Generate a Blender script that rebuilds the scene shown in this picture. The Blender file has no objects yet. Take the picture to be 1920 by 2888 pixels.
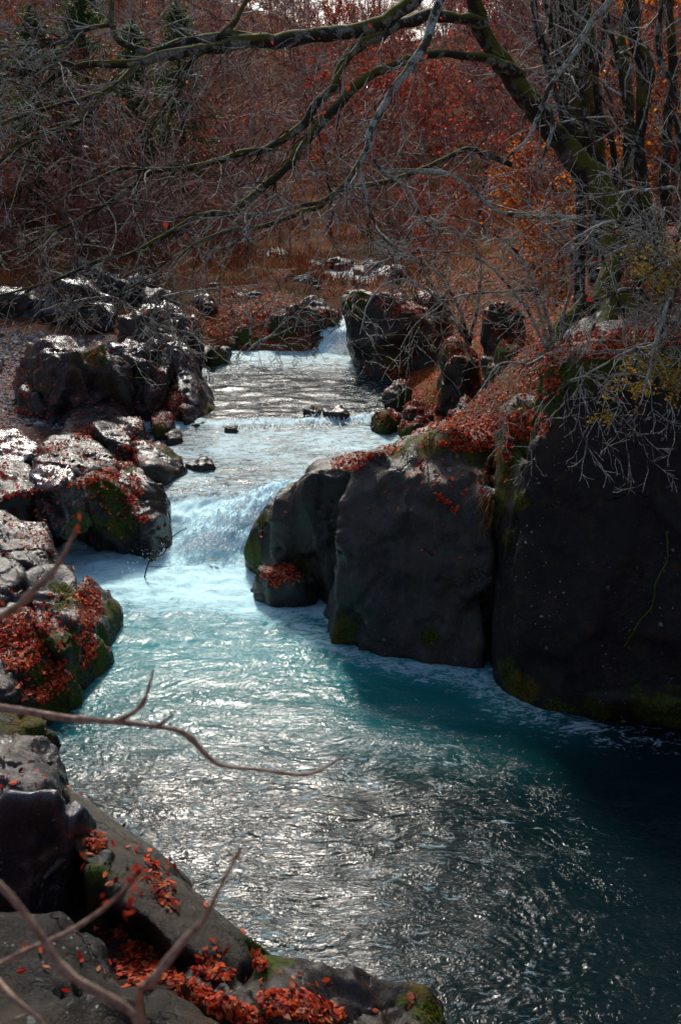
import bpy, bmesh, math, random
import numpy as np
from math import radians, sin, cos, tan, pi
from mathutils import Vector
from mathutils.bvhtree import BVHTree

scene = bpy.context.scene
COL = scene.collection
TH = radians(18.4); CT, ST = cos(TH), sin(TH)
H = 6.0
SUN_AZ = radians(-8)      # from +Y towards +X
SUN_EL = radians(41)

# ------------------------------------------------------------------ placing
def ray(px, py):
    x = (px - 340) / 1000.0; v = (512 - py) / 1000.0
    return np.array((x, CT + ST * v, -ST + CT * v))
def P(px, py, z=0.0):
    d = ray(px, py); t = (z - H) / d[2]
    return np.array((d[0] * t, d[1] * t, z))
def Y(px, py, y):
    d = ray(px, py); t = y / d[1]
    return np.array((d[0] * t, y, H + d[2] * t))

# ------------------------------------------------------------------ noise
def _h(ix, iy, iz, s):
    n = (ix * 374761393 + iy * 668265263 + iz * 2147483647 + s * 144665) & 0xffffffff
    n = ((n ^ (n >> 13)) * 1274126177) & 0xffffffff
    n = ((n ^ (n >> 16)) * 2246822519) & 0xffffffff
    n = n ^ (n >> 15)
    return n
def noise(p, seed=0):
    p = np.asarray(p, dtype=np.float64)
    i = np.floor(p).astype(np.int64); f = p - i
    u = f * f * f * (f * (f * 6 - 15) + 10)
    out = np.zeros(len(p))
    for dx in (0, 1):
        wx = u[:, 0] if dx else 1 - u[:, 0]
        for dy in (0, 1):
            wy = u[:, 1] if dy else 1 - u[:, 1]
            for dz in (0, 1):
                wz = u[:, 2] if dz else 1 - u[:, 2]
                h = _h(i[:, 0] + dx, i[:, 1] + dy, i[:, 2] + dz, seed)
                gx = (h & 1023) / 511.5 - 1; gy = ((h >> 10) & 1023) / 511.5 - 1; gz = ((h >> 20) & 1023) / 511.5 - 1
                out += wx * wy * wz * (gx * (f[:, 0] - dx) + gy * (f[:, 1] - dy) + gz * (f[:, 2] - dz))
    return out * 1.4
def fbm(p, o=4, seed=0, g=0.5):
    a = 1.0; r = 0; q = np.asarray(p, float)
    for k in range(o):
        r = r + a * noise(q, seed + k * 17); a *= g; q = q * 2.03
    return r
def sstep(a, b, x):
    t = np.clip((np.asarray(x, float) - a) / (b - a), 0, 1); return t * t * (3 - 2 * t)

# ------------------------------------------------------------------ mesh building
def mesh_np(name, V, F, smooth=True, mat=None, attrs=None):
    """V (n,3), F list of arrays (m,k)"""
    me = bpy.data.meshes.new(name)
    V = np.asarray(V, dtype=np.float32)
    if not isinstance(F, list): F = [F]
    F = [np.asarray(f, dtype=np.int32) for f in F if len(f)]
    me.vertices.add(len(V)); me.vertices.foreach_set('co', V.ravel())
    loops = np.concatenate([f.ravel() for f in F])
    tot = np.concatenate([np.full(len(f), f.shape[1], dtype=np.int32) for f in F])
    st = np.concatenate(([0], np.cumsum(tot)[:-1])).astype(np.int32)
    me.loops.add(len(loops)); me.loops.foreach_set('vertex_index', loops)
    me.polygons.add(len(tot)); me.polygons.foreach_set('loop_start', st)
    me.polygons.foreach_set('loop_total', tot)
    me.update(calc_edges=True)
    me.polygons.foreach_set('use_smooth', np.full(len(tot), smooth))
    if attrs:
        for k, a in attrs.items():
            at = me.attributes.new(k, 'FLOAT', 'POINT'); at.data.foreach_set('value', np.asarray(a, dtype=np.float32))
    if mat: me.materials.append(mat)
    me.update()
    return me
def link(name, me, parent=None, loc=(0, 0, 0)):
    o = bpy.data.objects.new(name, me); COL.objects.link(o); o.location = loc
    if parent: o.parent = parent
    return o
def tag(o, label=None, cat=None, group=None, kind=None):
    if label: o['label'] = label
    if cat: o['category'] = cat
    if group: o['group'] = group
    if kind: o['kind'] = kind
    return o
def grid_mesh(xs, ys, Z):
    nx, ny = len(xs), len(ys)
    X, Yy = np.meshgrid(xs, ys)
    V = np.stack([X.ravel(), Yy.ravel(), Z.ravel()], 1)
    i = np.arange(nx * ny).reshape(ny, nx)
    F = np.stack([i[:-1, :-1], i[:-1, 1:], i[1:, 1:], i[1:, :-1]], -1).reshape(-1, 4)
    return V, F

# ------------------------------------------------------------------ materials
def new_mat(name):
    m = bpy.data.materials.new(name); m.use_nodes = True
    nt = m.node_tree; nt.nodes.clear()
    out = nt.nodes.new('ShaderNodeOutputMaterial'); b = nt.nodes.new('ShaderNodeBsdfPrincipled')
    nt.links.new(b.outputs[0], out.inputs[0])
    return m, nt, b
class N:
    def __init__(s, nt): s.nt = nt; s.L = nt.links.new
    def n(s, t, **k):
        nd = s.nt.nodes.new('ShaderNode' + t)
        for a, v in k.items(): setattr(nd, a, v)
        return nd
    def pos(s): return s.n('NewGeometry').outputs['Position']
    def obj(s): return s.n('TexCoord').outputs['Object']
    def noise(s, vec, scale, detail=4, rough=.55, dist=0, out='Fac'):
        nd = s.n('TexNoise'); s.L(vec, nd.inputs['Vector'])
        nd.inputs['Scale'].default_value = scale; nd.inputs['Detail'].default_value = detail
        nd.inputs['Roughness'].default_value = rough; nd.inputs['Distortion'].default_value = dist
        return nd.outputs[out]
    def vor(s, vec, scale, feat='F1', out='Distance'):
        nd = s.n('TexVoronoi', feature=feat); s.L(vec, nd.inputs['Vector']); nd.inputs['Scale'].default_value = scale
        return nd.outputs[out]
    def ramp(s, fac, stops, interp='LINEAR'):
        nd = s.n('ValToRGB'); cr = nd.color_ramp; cr.interpolation = interp
        while len(cr.elements) < len(stops): cr.elements.new(.5)
        for e, (p, c) in zip(cr.elements, stops):
            e.position = p; e.color = (c, c, c, 1) if isinstance(c, (int, float)) else (*c, 1)
        s.L(fac, nd.inputs[0]); return nd.outputs[0]
    def mix(s, f, a, b, bl='MIX'):
        nd = s.n('MixRGB', blend_type=bl)
        for i, v in ((0, f), (1, a), (2, b)):
            if isinstance(v, (int, float)): nd.inputs[i].default_value = v if i == 0 else (v, v, v, 1)
            elif isinstance(v, tuple): nd.inputs[i].default_value = (*v, 1)
            else: s.L(v, nd.inputs[i])
        return nd.outputs[0]
    def math(s, op, a, b=0.0, clamp=False):
        nd = s.n('Math', operation=op); nd.use_clamp = clamp
        for i, v in ((0, a), (1, b)):
            if isinstance(v, (int, float)): nd.inputs[i].default_value = v
            else: s.L(v, nd.inputs[i])
        return nd.outputs[0]
    def attr(s, name): return s.n('Attribute', attribute_name=name).outputs['Fac']
    def scale(s, vec, v):
        nd = s.n('Mapping'); s.L(vec, nd.inputs[0]); nd.inputs['Scale'].default_value = v; return nd.outputs[0]
    def bump(s, h, strength, dist, normal=None):
        nd = s.n('Bump'); s.L(h, nd.inputs['Height']); nd.inputs['Strength'].default_value = strength
        nd.inputs['Distance'].default_value = dist
        if normal: s.L(normal, nd.inputs['Normal'])
        return nd.outputs[0]
    def sep(s, vec, ax):
        nd = s.n('SeparateXYZ'); s.L(vec, nd.inputs[0]); return nd.outputs[ax]

def rock_mat(name, ca, cb, cc, rough=(.35, .65), lichen=.0, spec=.5, toplit=(.2, .17, .14), grain=1.0):
    m, nt, b = new_mat(name); g = N(nt); p = g.pos()
    n1 = g.noise(p, .9, 6, .6, .6); n2 = g.noise(p, 6, 8, .65); n3 = g.noise(p, 45, 4, .7)
    c = g.mix(g.ramp(n1, [(.3, 0.), (.7, 1.)]), ca, cb)
    c = g.mix(g.ramp(n2, [(.42, 0.), (.75, .8)]), c, cc)
    # top faces mixed paler: light from above painted into the colour
    nz = g.sep(g.n('NewGeometry').outputs['Normal'], 2)
    top = g.math('MULTIPLY', g.ramp(nz, [(.45, 0.), (.9, 1.)]), g.ramp(n1, [(.35, .35), (.65, 1.)]))
    c = g.mix(top, c, toplit)
    c = g.mix(g.ramp(n3, [(.35, .75), (.55, 0.)]), c, (.008, .008, .008))
    c = g.mix(g.ramp(g.noise(p, 28, 8, .8), [(.56, 0.), (.7, .7)]), c, tuple(min(1, x * 2.2) for x in cb))
    c = g.mix(g.ramp(g.noise(p, 2.3, 5, .7, 1.2), [(.5, 0.), (.62, .6)]), c, (.045, .026, .01))
    # mineral streaks running down
    st = g.noise(g.scale(p, (5, 5, .6)), 1.6, 5, .6)
    c = g.mix(g.ramp(st, [(.55, 0.), (.72, .35)]), c, tuple(min(1, x * 2.4) for x in cb))
    if lichen > 0:
        v = g.vor(p, 7.0); nn = g.noise(p, 1.4, 2)
        v2 = g.vor(p, 19.0)
        l1 = g.math('LESS_THAN', g.math('ADD', v, g.math('MULTIPLY', g.noise(p, 40, 3), .3)), g.math('MULTIPLY', g.vor(p, 7.0, out='Color'), .42))
        l2 = g.math('LESS_THAN', g.math('ADD', v2, g.math('MULTIPLY', g.noise(p, 60, 2), .2)), g.math('MULTIPLY', g.vor(p, 19.0, out='Color'), .36))
        l = g.math('MULTIPLY', g.math('MAXIMUM', l1, l2), g.ramp(nn, [(.56 - lichen * .12, 0.), (.62, lichen)]))
        c = g.mix(l, c, (.30, .34, .32))
    at = g.attr('moss')
    mn = g.noise(p, 5, 9, .75)
    mf = g.ramp(g.math('ADD', at, g.math('MULTIPLY', g.math('SUBTRACT', mn, .5), 2.6)), [(.5, 0.), (.66, .95)])
    mc = g.mix(g.ramp(g.noise(p, 22, 6, .8), [(.35, 0.), (.65, 1.)]), (.008, .022, .003), (.085, .12, .008))
    mc = g.mix(g.ramp(g.noise(p, 2.2, 3), [(.52, 0.), (.68, .8)]), mc, (.15, .08, .01))
    c = g.mix(mf, c, mc)
    wet = g.ramp(g.sep(p, 2), [(.0, 1.), (.0, 1.)])
    g.L(c, b.inputs['Base Color'])
    r = g.mix(mf, g.ramp(n2, [(.3, rough[0]), (.7, rough[1])]), .9)
    g.L(r, b.inputs['Roughness'])
    b.inputs['Specular IOR Level'].default_value = spec * .55
    hgt = g.math('ADD', g.math('MULTIPLY', g.noise(p, 11, 9, .68, .4), 1.0), g.math('MULTIPLY', mf, g.math('MULTIPLY', g.noise(p, 60, 3), 1.2)))
    wp = g.n('VectorMath', operation='MULTIPLY_ADD'); g.L(g.noise(p, 1.3, 4, .6, 0, 'Color'), wp.inputs[0]); wp.inputs[1].default_value = (2.2, 2.2, 1.6); g.L(g.scale(p, (1, 1, 1.5)), wp.inputs[2])
    ed_ = g.ramp(g.vor(wp.outputs[0], .45, 'DISTANCE_TO_EDGE'), [(.0, 0.), (.012, 1.)])
    ed_ = g.math('MAXIMUM', ed_, g.ramp(g.noise(p, .8, 2), [(.5, 1.), (.6, 0.)]))
    c = g.mix(g.math('SUBTRACT', 1.0, ed_), c, (.008, .008, .008)); g.L(c, b.inputs['Base Color'])
    hgt = g.math('ADD', hgt, g.math('MULTIPLY', ed_, .8))
    hgt = g.math('ADD', hgt, g.math('MULTIPLY', g.noise(p, 70, 4, .7), .3))
    hgt = g.math('ADD', hgt, g.math('MULTIPLY', g.math('ABSOLUTE', g.math('SUBTRACT', g.noise(g.scale(p, (1, 1, .5)), 6, 8, .7, .8), .5)), -2.2))
    g.L(g.bump(hgt, .8, .028 * grain), b.inputs['Normal'])
    return m
M = {}
M['rock_left'] = rock_mat('rock_left', (.018, .014, .016), (.036, .028, .028), (.05, .038, .033), (.1, .34), .3, .7, (.04, .035, .037), .5)
M['rock_slab'] = rock_mat('rock_slab', (.02, .018, .02), (.046, .038, .034), (.055, .04, .022), (.1, .32), .2, .6, (.05, .044, .041), .45)
M['rock_blue'] = rock_mat('rock_blue', (.014, .016, .024), (.026, .03, .042), (.04, .042, .05), (.08, .3), .4, 1.5, (.035, .042, .06), .35)
M['rock_right'] = rock_mat('rock_right', (.013, .011, .009), (.04, .032, .019), (.026, .028, .03), (.22, .5), .5, .7, (.05, .038, .022))
M['rock_block'] = rock_mat('rock_block', (.018, .018, .015), (.052, .047, .034), (.034, .044, .054), (.18, .5), .4, .9, (.075, .058, .035), .8)
M['rock_cliff'] = rock_mat('rock_cliff', (.008, .007, .007), (.017, .014, .014), (.022, .02, .018), (.25, .65), .95, .5, (.025, .021, .014))
M['rock_far'] = rock_mat('rock_far', (.02, .017, .02), (.05, .045, .047), (.045, .045, .042), (.2, .5), .3, .8, (.09, .08, .08))

def mat_bark(name, dark, pale, amt, moss=0.0, sc=9):
    m, nt, b = new_mat(name); g = N(nt); p = g.pos()
    n1 = g.noise(p, sc, 4, .6)
    c = g.mix(g.ramp(n1, [(.5 - amt * .28, 0.), (.56 - amt * .2, 1.)]), dark, pale)
    c = g.mix(g.ramp(g.noise(p, 45, 4), [(.4, .6), (.6, 0.)]), c, tuple(x * .5 for x in dark))
    if moss:
        nz = g.sep(g.n('NewGeometry').outputs['Normal'], 2)
        k = g.math('ADD', g.math('MULTIPLY', nz, .35), g.noise(p, 1.6, 4))
        mf = g.ramp(k, [(.75 - moss * .35, 0.), (.9 - moss * .35, 1.)])
        c = g.mix(mf, c, g.mix(g.noise(p, 25, 3), (.03, .04, .006), (.14, .12, .01)))
    g.L(c, b.inputs['Base Color']); b.inputs['Roughness'].default_value = .8; b.inputs['Specular IOR Level'].default_value = .15
    g.L(g.bump(g.noise(g.scale(p, (1, 1, .4)), 40, 5, .7), .6, .02), b.inputs['Normal'])
    return m
M['bark_trunk'] = mat_bark('bark_trunk', (.03, .022, .015), (.11, .11, .08), -.05, .75)
M['bark_branch'] = mat_bark('bark_branch', (.04, .035, .028), (.24, .26, .22), .0, .6, 6)
M['bark_lichen'] = mat_bark('bark_lichen', (.07, .06, .05), (.46, .54, .49), .25, .3, 7)
M['bark_stem'] = mat_bark('bark_stem', (.035, .028, .022), (.26, .29, .25), .0, .35, 9)
M['twig_pale'] = mat_bark('twig_pale', (.07, .04, .03), (.52, .54, .48), .3, 0, 5)
M['twig_mid'] = mat_bark('twig_mid', (.06, .034, .025), (.42, .42, .36), .2, 0, 3)
M['twig_far'] = mat_bark('twig_far', (.13, .062, .05), (.5, .31, .26), .2, 0, 2.5)
M['twig_red'] = mat_bark('twig_red', (.2, .055, .04), (.52, .27, .2), .2, 0, 2.5)
M['twig_near'] = mat_bark('twig_near', (.18, .075, .06), (.38, .27, .2), .7, 0, 12)

M['vine'] = mat_bark('vine', (.05, .08, .012), (.12, .16, .03), .3, 0, 9)
def mat_leaf(name, stops, transl=.35, rough=.5):
    m, nt, b = new_mat(name); g = N(nt)
    c = g.ramp(g.attr('lc'), stops)
    g.L(c, b.inputs['Base Color']); b.inputs['Roughness'].default_value = rough; b.inputs['Specular IOR Level'].default_value = .2
    if transl:
        t = g.n('BsdfTranslucent'); g.L(c, t.inputs[0]); mx = g.n('MixShader'); mx.inputs[0].default_value = transl
        g.L(b.outputs[0], mx.inputs[1]); g.L(t.outputs[0], mx.inputs[2])
        out = [n for n in nt.nodes if n.type == 'OUTPUT_MATERIAL'][0]; g.L(mx.outputs[0], out.inputs[0])
    return m
M['litter'] = mat_leaf('leaf_litter', [(0, (.06, .016, .01)), (.22, (.2, .014, .008)), (.45, (.56, .035, .014)), (.72, (.8, .13, .028)), (.92, (.5, .15, .06)), (1, (.55, .3, .2))], .3, .55)
M['leaf_red'] = mat_leaf('leaf_red', [(0, (.2, .012, .008)), (1, (.5, .07, .03))], .5)
M['leaf_orange'] = mat_leaf('leaf_orange', [(0, (.4, .07, .005)), (1, (.85, .28, .015))], .5)
M['leaf_yellow'] = mat_leaf('leaf_yellow', [(0, (.12, .16, .01)), (.5, (.45, .33, .02)), (1, (.65, .3, .02))], .5)
M['leaf_green'] = mat_leaf('leaf_green', [(0, (.012, .05, .014)), (1, (.08, .17, .04))], .3)
M['brush'] = mat_leaf('brush', [(0, (.07, .028, .015)), (.4, (.22, .065, .025)), (.7, (.42, .17, .05)), (.88, (.22, .16, .03)), (1, (.1, .15, .025))], .3)

# ------------------------------------------------------------------ terrain
CP = []
def cp(*a):
    for q in a: CP.append(q)
# viewer's own bank
cp((0, -2, 4.6), (0, 0, 4.3), (-3, 0, 4.4), (3, 0, 4.1), (-8, 0, 4.6), (8, 0, 3), (0, 3, 1.6), (-2, 3.5, 1.5), (2.2, 3.5, .8), (-4, 4.5, 1.5),
   (.3, 5, .6), (-.9, 5.6, .6), (-2.2, 6, .35), (-4, 7, .7), (1.6, 4.8, -.2), (4, 5, -.8), (6, 3, -.3), (-7, 7, 1.8), (-12, 8, 3.0), (-20, 5, 5))
# left bank
cp((-1.6, 7.2, .1), (-2.7, 8.2, .0), (-3.4, 9.6, -.1), (-3.7, 10.6, -.1), (-3.7, 12, -.1), (-3.9, 13.4, -.1), (-4.8, 15.7, -.2), (-4.2, 11, .3), (-4.5, 12.6, .5), (-5.2, 14, .7), (-6.5, 12, 1.2), (-9, 12, 1.8), (-14, 14, 3),
   (-4, 17, .5), (-3.6, 18.5, .55), (-4.2, 20, .65), (-3.8, 22, .65), (-3.6, 23.5, .6), (-6, 17, .95), (-6, 20, .95), (-9, 18, 1.3), (-8, 23, 1.15), (-10, 27, 1.2), (-7, 27, 1.1), (-5.3, 27, .8), (-4.8, 30, .8), (-8, 31, 1.4), (-14, 24, 1.5), (-14, 31, 1.8), (-22, 26, 3.0))
# river bed
cp((0, 7.5, -1.2), (2, 7, -1.4), (4, 8, -1.4), (8, 8, -1.2), (-1, 10, -1.3), (1, 10.5, -1.3), (3, 9.5, -1.4), (-2, 13, -.9), (-2.4, 15, -.7), (-2.2, 17, -.1), (-1.5, 19, .2), (-1, 22, .25), (-1, 26, .1), (-2, 29, .2), (-.1, 30.8, .4), (0, 33, 1.0), (-3.2, 30.2, .3))
# right bank
cp((4, 12, 3.4), (6, 11, 3.8), (9, 10.5, 4.6), (12, 10, 5.5), (3.2, 13.2, 2.9), (1.2, 14.0, 1.2), (2.3, 14.8, 2.3), (.2, 15.6, 1.1), (4, 15, 4.2), (6, 15, 5.4), (9, 15, 6.8), (14, 14, 9),
   (-.4, 17.5, .5), (1.2, 18.5, .8), (1.3, 20, .6), (2.3, 21, .9), (3, 18, 2.3), (4.5, 19, 3.3), (2.6, 23, 1.8), (1.6, 23.5, .9), (2.4, 26, 1.3), (4.2, 22.5, 2.8), (4.5, 26, 2.5), (6.5, 22, 4.6), (7, 27, 4.2), (1.3, 28, 1.0), (1.5, 31, 1.9), (3.5, 31, 2.5), (10, 21, 7), (11, 28, 8), (16, 22, 11), (14, 36, 12), (7, 36, 4.5))
cp((5, 14.2, 5.0), (6.5, 14.4, 6.0), (8.5, 14.5, 7.2), (4.3, 16.5, 4.9))
cp((2.4, 12.2, -.3), (3.6, 11.6, -.3), (5.2, 11.3, -.1), (.9, 12.9, -.4), (7.5, 11.2, 0), (4.2, 14.0, 3.6), (2.6, 14.2, 2.2))
cp((-.85, 31.9, 1.9), (-2, 31.6, 1.5), (-3.6, 31.5, 1.4), (-1.3, 33, 2.2), (-3.5, 34, 2.1), (.95, 32, 2.0), (.1, 31.8, .5), (.1, 33, 1.1), (-1.6, 36, 2.6), (-1.2, 38.5, 2.6), (-4.5, 33, 1.8), (-5, 37, 2.6))
# beyond the little fall
cp((.2, 36, 2.45), (1, 40, 1.7), (.9, 43, 1.9), (-7, 37, 2.6), (-12, 38, 2.6), (-20, 38, 4), (3.5, 40, 2.8), (-1.8, 42, 2.7), (1, 46, 2.3), (-4, 46, 2.9), (-12, 47, 4.4), (-22, 48, 7.5), (6, 47, 4.2), (14, 48, 10), (24, 46, 18),
   (-3, 58, 5), (-14, 60, 8), (-28, 60, 13), (8, 58, 7), (20, 60, 14), (34, 60, 24), (0, 80, 11), (-18, 80, 16), (-35, 80, 24), (16, 80, 16), (36, 80, 28),
   (0, 100, 16), (8, 105, 17), (-25, 105, 27), (-50, 110, 42), (30, 105, 27), (55, 110, 42), (3, 130, 21), (14, 130, 21.5), (-30, 135, 34), (40, 135, 33), (5, 150, 20), (5, 230, 10), (-60, 230, 25), (70, 230, 25), (-160, 120, 60), (160, 120, 60), (-160, 30, 30), (160, 30, 50), (-100, 0, 20), (100, 0, 30), (-60, -20, 10), (60, -20, 10), (0, -30, 6), (-60, 30, 12), (60, 30, 32), (40, 10, 16), (-40, 20, 7), (-160, 240, 40), (160, 240, 40))
CP = np.array(CP, float)
def _phi(d): return np.sqrt(d * d + .3)
_D = np.linalg.norm(CP[:, None, :2] - CP[None, :, :2], axis=2)
_A = _phi(_D) - 0.02 * np.eye(len(CP))
_W = np.linalg.solve(np.block([[_A, np.ones((len(CP), 1))], [np.ones((1, len(CP))), np.zeros((1, 1))]]), np.append(CP[:, 2], 0))
def terr(x, y):
    x = np.atleast_1d(np.asarray(x, float)); y = np.atleast_1d(np.asarray(y, float)); out = np.zeros(len(x))
    for k in range(0, len(x), 20000):
        d = np.hypot(x[k:k + 20000, None] - CP[None, :, 0], y[k:k + 20000, None] - CP[None, :, 1])
        out[k:k + 20000] = _phi(d) @ _W[:-1] + _W[-1]
    return out
def terrain_z(x, y):
    z = terr(x, y)
    p = np.stack([x, y, np.zeros_like(x)], 1)
    far = sstep(34, 60, y) + sstep(14, 30, np.abs(x))
    z += fbm(p * .8, 4, 5) * .12 * (1 + far) + fbm(p * .12, 3, 9) * .9 * np.clip(far, 0, 1)
    return z
def axis(a, b, fine0, fine1, d, grow):
    c = list(np.arange(fine0, fine1, d)); s = d; v = c[-1]
    while v < b: s *= grow; v += s; c.append(v)
    s = d; v = c[0]; pre = []
    while v > a: s *= grow; v -= s; pre.append(v)
    return np.array(pre[::-1] + c)
xs = axis(-170, 170, -14, 14, .14, 1.06); ys = axis(-25, 240, -1, 42, .14, 1.04)
X, YY = np.meshgrid(xs, ys)
TZ = terrain_z(X.ravel(), YY.ravel()).reshape(X.shape)
V, F = grid_mesh(xs, ys, TZ)
m, nt, b = new_mat('forest_floor'); g = N(nt); p = g.pos()
c = g.mix(g.noise(p, 14, 8, .75), (.06, .018, .008), (.30, .075, .02))
c = g.mix(g.ramp(g.noise(p, .35, 5, .6), [(.4, 0.), (.6, .7)]), c, (.11, .065, .045))
c = g.mix(g.ramp(g.noise(p, .9, 5, .65), [(.54, 0.), (.62, .85)]), c, (.075, .075, .012))
c = g.mix(g.ramp(g.vor(p, 16, out='Color'), [(.5, 0.), (.9, .6)]), c, (.36, .09, .025))
gv = g.attr('gravel')
gc = g.mix(g.vor(p, 14, out='Color'), (.06, .055, .055), (.2, .185, .18))
c = g.mix(gv, c, gc)
c = g.mix(g.ramp(g.math('ADD', g.attr('mossy'), g.math('SUBTRACT', g.noise(p, 1.6, 5, .7), .5)), [(.45, 0.), (.6, .9)]), c, g.mix(g.noise(p, 12, 5, .7), (.02, .045, .006), (.16, .15, .015)))
rkv = g.attr('rocky'); c = g.mix(rkv, c, g.mix(g.noise(p, 3, 6, .6), (.02, .016, .015), (.065, .052, .045)))
g.L(c, b.inputs['Base Color']); b.inputs['Roughness'].default_value = .85; b.inputs['Specular IOR Level'].default_value = .08
g.L(g.bump(g.noise(p, 18, 6, .7), 1.0, .06), b.inputs['Normal'])
M['floor'] = m
grav = sstep(-5.2, -6.6, V[:, 0]) * sstep(19.5, 21, V[:, 1]) * sstep(32, 29.5, V[:, 1]) * sstep(-20, -14, V[:, 0])
o = link('ground', mesh_np('ground', V, F, True, M['floor'], {'gravel': grav, 'rocky': sstep(-12, -9, V[:, 0]) * sstep(1.5, .5, V[:, 0]) * sstep(3, 4, V[:, 1]) * sstep(31, 28, V[:, 1]) * (1 - grav) * .85, 'mossy': .32 * sstep(31, 31.5, V[:, 1]) * sstep(39, 34, V[:, 1]) * sstep(-8, -6, V[:, 0]) * sstep(1, .4, V[:, 0]) + .45 * sstep(1.0, 2.0, V[:, 0]) * sstep(14, 16, V[:, 1]) * sstep(40, 34, V[:, 1]) * sstep(14, 10, V[:, 0])})); tag(o, kind='structure')
def tz(x, y): return float(terrain_z(np.array([float(x)]), np.array([float(y)]))[0])

# ------------------------------------------------------------------ water
def water_level(x, y):
    z = .62 * (.35 * sstep(15.2, 16.3, y + .25 * x + .4) + .65 * sstep(15.6, 17.7, y + .1 * x + .15)) + .13 * sstep(17, 21.8, y) + .13 * sstep(21.7, 22.5, y - .15 * x) + .07 * sstep(23, 30, y)
    z = z + (.6 * sstep(30.9, 31.6, y) + .45 * sstep(32, 38, y)) * np.maximum(sstep(-1.0, -.5, x) * sstep(1.4, 1.0, x), sstep(37, 38, y)) + 1.2 * sstep(38, 60, y)
    return z
RX0, RX1 = -7.0, 9.0
wx = np.arange(RX0, RX1, .021)
wy = [3.2]
while wy[-1] < 62:
    d = .014 if wy[-1] < 8.5 else (.014 + (wy[-1] - 8.5) * .0042); wy.append(wy[-1] + d)
wy = np.array(wy)
X, YY = np.meshgrid(wx, wy); x = X.ravel(); y = YY.ravel()
zl = water_level(x, y)
def seg_dist(x, y, pts):
    best = np.full(len(x), 1e9)
    for a, b_ in zip(pts[:-1], pts[1:]):
        a = np.array(a[:2]); b_ = np.array(b_[:2]); d = b_ - a; L = d @ d
        t = np.clip(((x - a[0]) * d[0] + (y - a[1]) * d[1]) / L, 0, 1)
        best = np.minimum(best, np.hypot(x - a[0] - t * d[0], y - a[1] - t * d[1]))
    return best
def nz2(x, y, fx, fy, s, o=1):
    return fbm(np.stack([x * fx, y * fy, np.full(len(x), s * 3.7)], 1), o, s)
rap = sstep(14.9, 15.5, y + .2 * x) * sstep(18.0, 17.2, y)
weir = np.exp(-((y - .15 * x - 22.2) / .35) ** 2)
fall = sstep(30.2, 30.9, y) * sstep(32.2, 31.6, y) * sstep(-1.4, -.5, x)
wxp = nz2(x, y, .5, .5, 1, 2) * .7; wyp = nz2(x, y, .5, .5, 2, 2) * .7
rot = nz2(x, y, .22, .22, 3) * 1.2 + .25
cr, sr = np.cos(rot * .6), np.sin(rot * .6)
u = (x + wxp) * cr - (y + wyp) * sr; v = (x + wxp) * sr + (y + wyp) * cr
r1 = nz2(u, v, 6.5, 15.0, 4); r2 = nz2(u, v, 13.0, 26.0, 5); r3 = nz2(x + wxp * .3, y, 1.3, 2.2, 6, 2)
ridge = .5 - np.abs(r1)
calm = 1 - .75 * sstep(1.2, 4.2, x - (y - 7) * -.45) * sstep(12.5, 10.5, y)
up = sstep(16.6, 17.4, y)
amp = (.012 * ridge + .006 * r2) * calm * (1 - .6 * sstep(10, 20, y)) * (.8 + .5 * nz2(x, y, .5, .7, 31, 2)) * (1 + .4 * up) + .02 * r3 * (1 + up)
ton = np.exp(-((x + 1.75 - .75 * (y - 16.2)) / .62) ** 2)
chop = sstep(11.5, 14.5, y) * (1 - up)
amp = amp + chop * (.035 * r3 + .03 * nz2(x, y, 3, 4, 8, 3))
amp = amp + rap * (.035 + .085 * ton) * (.9 * nz2(x * .83 - y * .55, y * .83 + x * .55, 2.2, .9, 9, 3) + 1.1 * (.32 - np.abs(nz2(x * .83 - y * .55 + wxp * .5, y * .83 + x * .55, 5.5, 1.9, 10, 4))) + .5 * (.3 - np.abs(nz2(x * .83 - y * .55, y * .83 + x * .55 + wyp, 15, 5, 13, 3)))) + rap * .2 * ton
amp = amp + weir * .07 * nz2(x, y, 1.5, 2, 11, 2) + fall * .12 * nz2(x, y, 3, 2, 12, 3)
z = zl + amp
# foam; lower pool flecks are part bubbles, part glints painted as pale colour
foam_glint = np.zeros(len(x))
pool = sstep(11.9, 13.6, y + .25 * x + .25 * nz2(x, y, 1, 1, 20, 3)) * sstep(17.6, 17.0, y)
foam_glint = np.maximum(foam_glint, pool * (.96 - .2 * sstep(13.8, 12.0, y)))
foam_glint = np.maximum(foam_glint, rap * (.64 + .6 * np.maximum(ton, sstep(16.5, 15.8, y)) + .25 * nz2(x * .9 - y * .45, y * .9 + x * .45, 3, 1, 14, 3)))
edge = [P(*q) for q in [(250, 600, 0), (322, 640, 0), (400, 662, 0), (475, 675, 0), (520, 705, 0), (600, 730, 0), (690, 737, 0), (760, 745, 0)]]
ed = seg_dist(x, y, edge)
foam_glint = np.maximum(foam_glint, np.exp(-(ed / .55) ** 2) * (.62 - .32 * sstep(1.2, 4.5, x)))
foam_glint = np.maximum(foam_glint, .40 * sstep(9.8, 12.6, y) * sstep(3.0, .5, x) * (1 - up))
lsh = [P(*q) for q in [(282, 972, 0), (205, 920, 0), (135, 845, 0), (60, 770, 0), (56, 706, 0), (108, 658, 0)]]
foam_glint = np.maximum(foam_glint, (.27 + .08 * nz2(x, y, .7, 1.2, 51, 3)) * sstep(12, 10, y) * sstep(3.4, .8, x))  # base level of pale flecks, painted for glints to even out the pool's brightness
foam_glint = np.maximum(foam_glint, .34 * np.exp(-(seg_dist(x, y, lsh) / 1.2) ** 2))
foam_glint = np.maximum(foam_glint, up * sstep(22.8, 21.5, y) * (.60 + .18 * nz2(x, y, .6, .9, 21, 2)) )
foam_glint = np.maximum(foam_glint, weir * .8)
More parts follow.
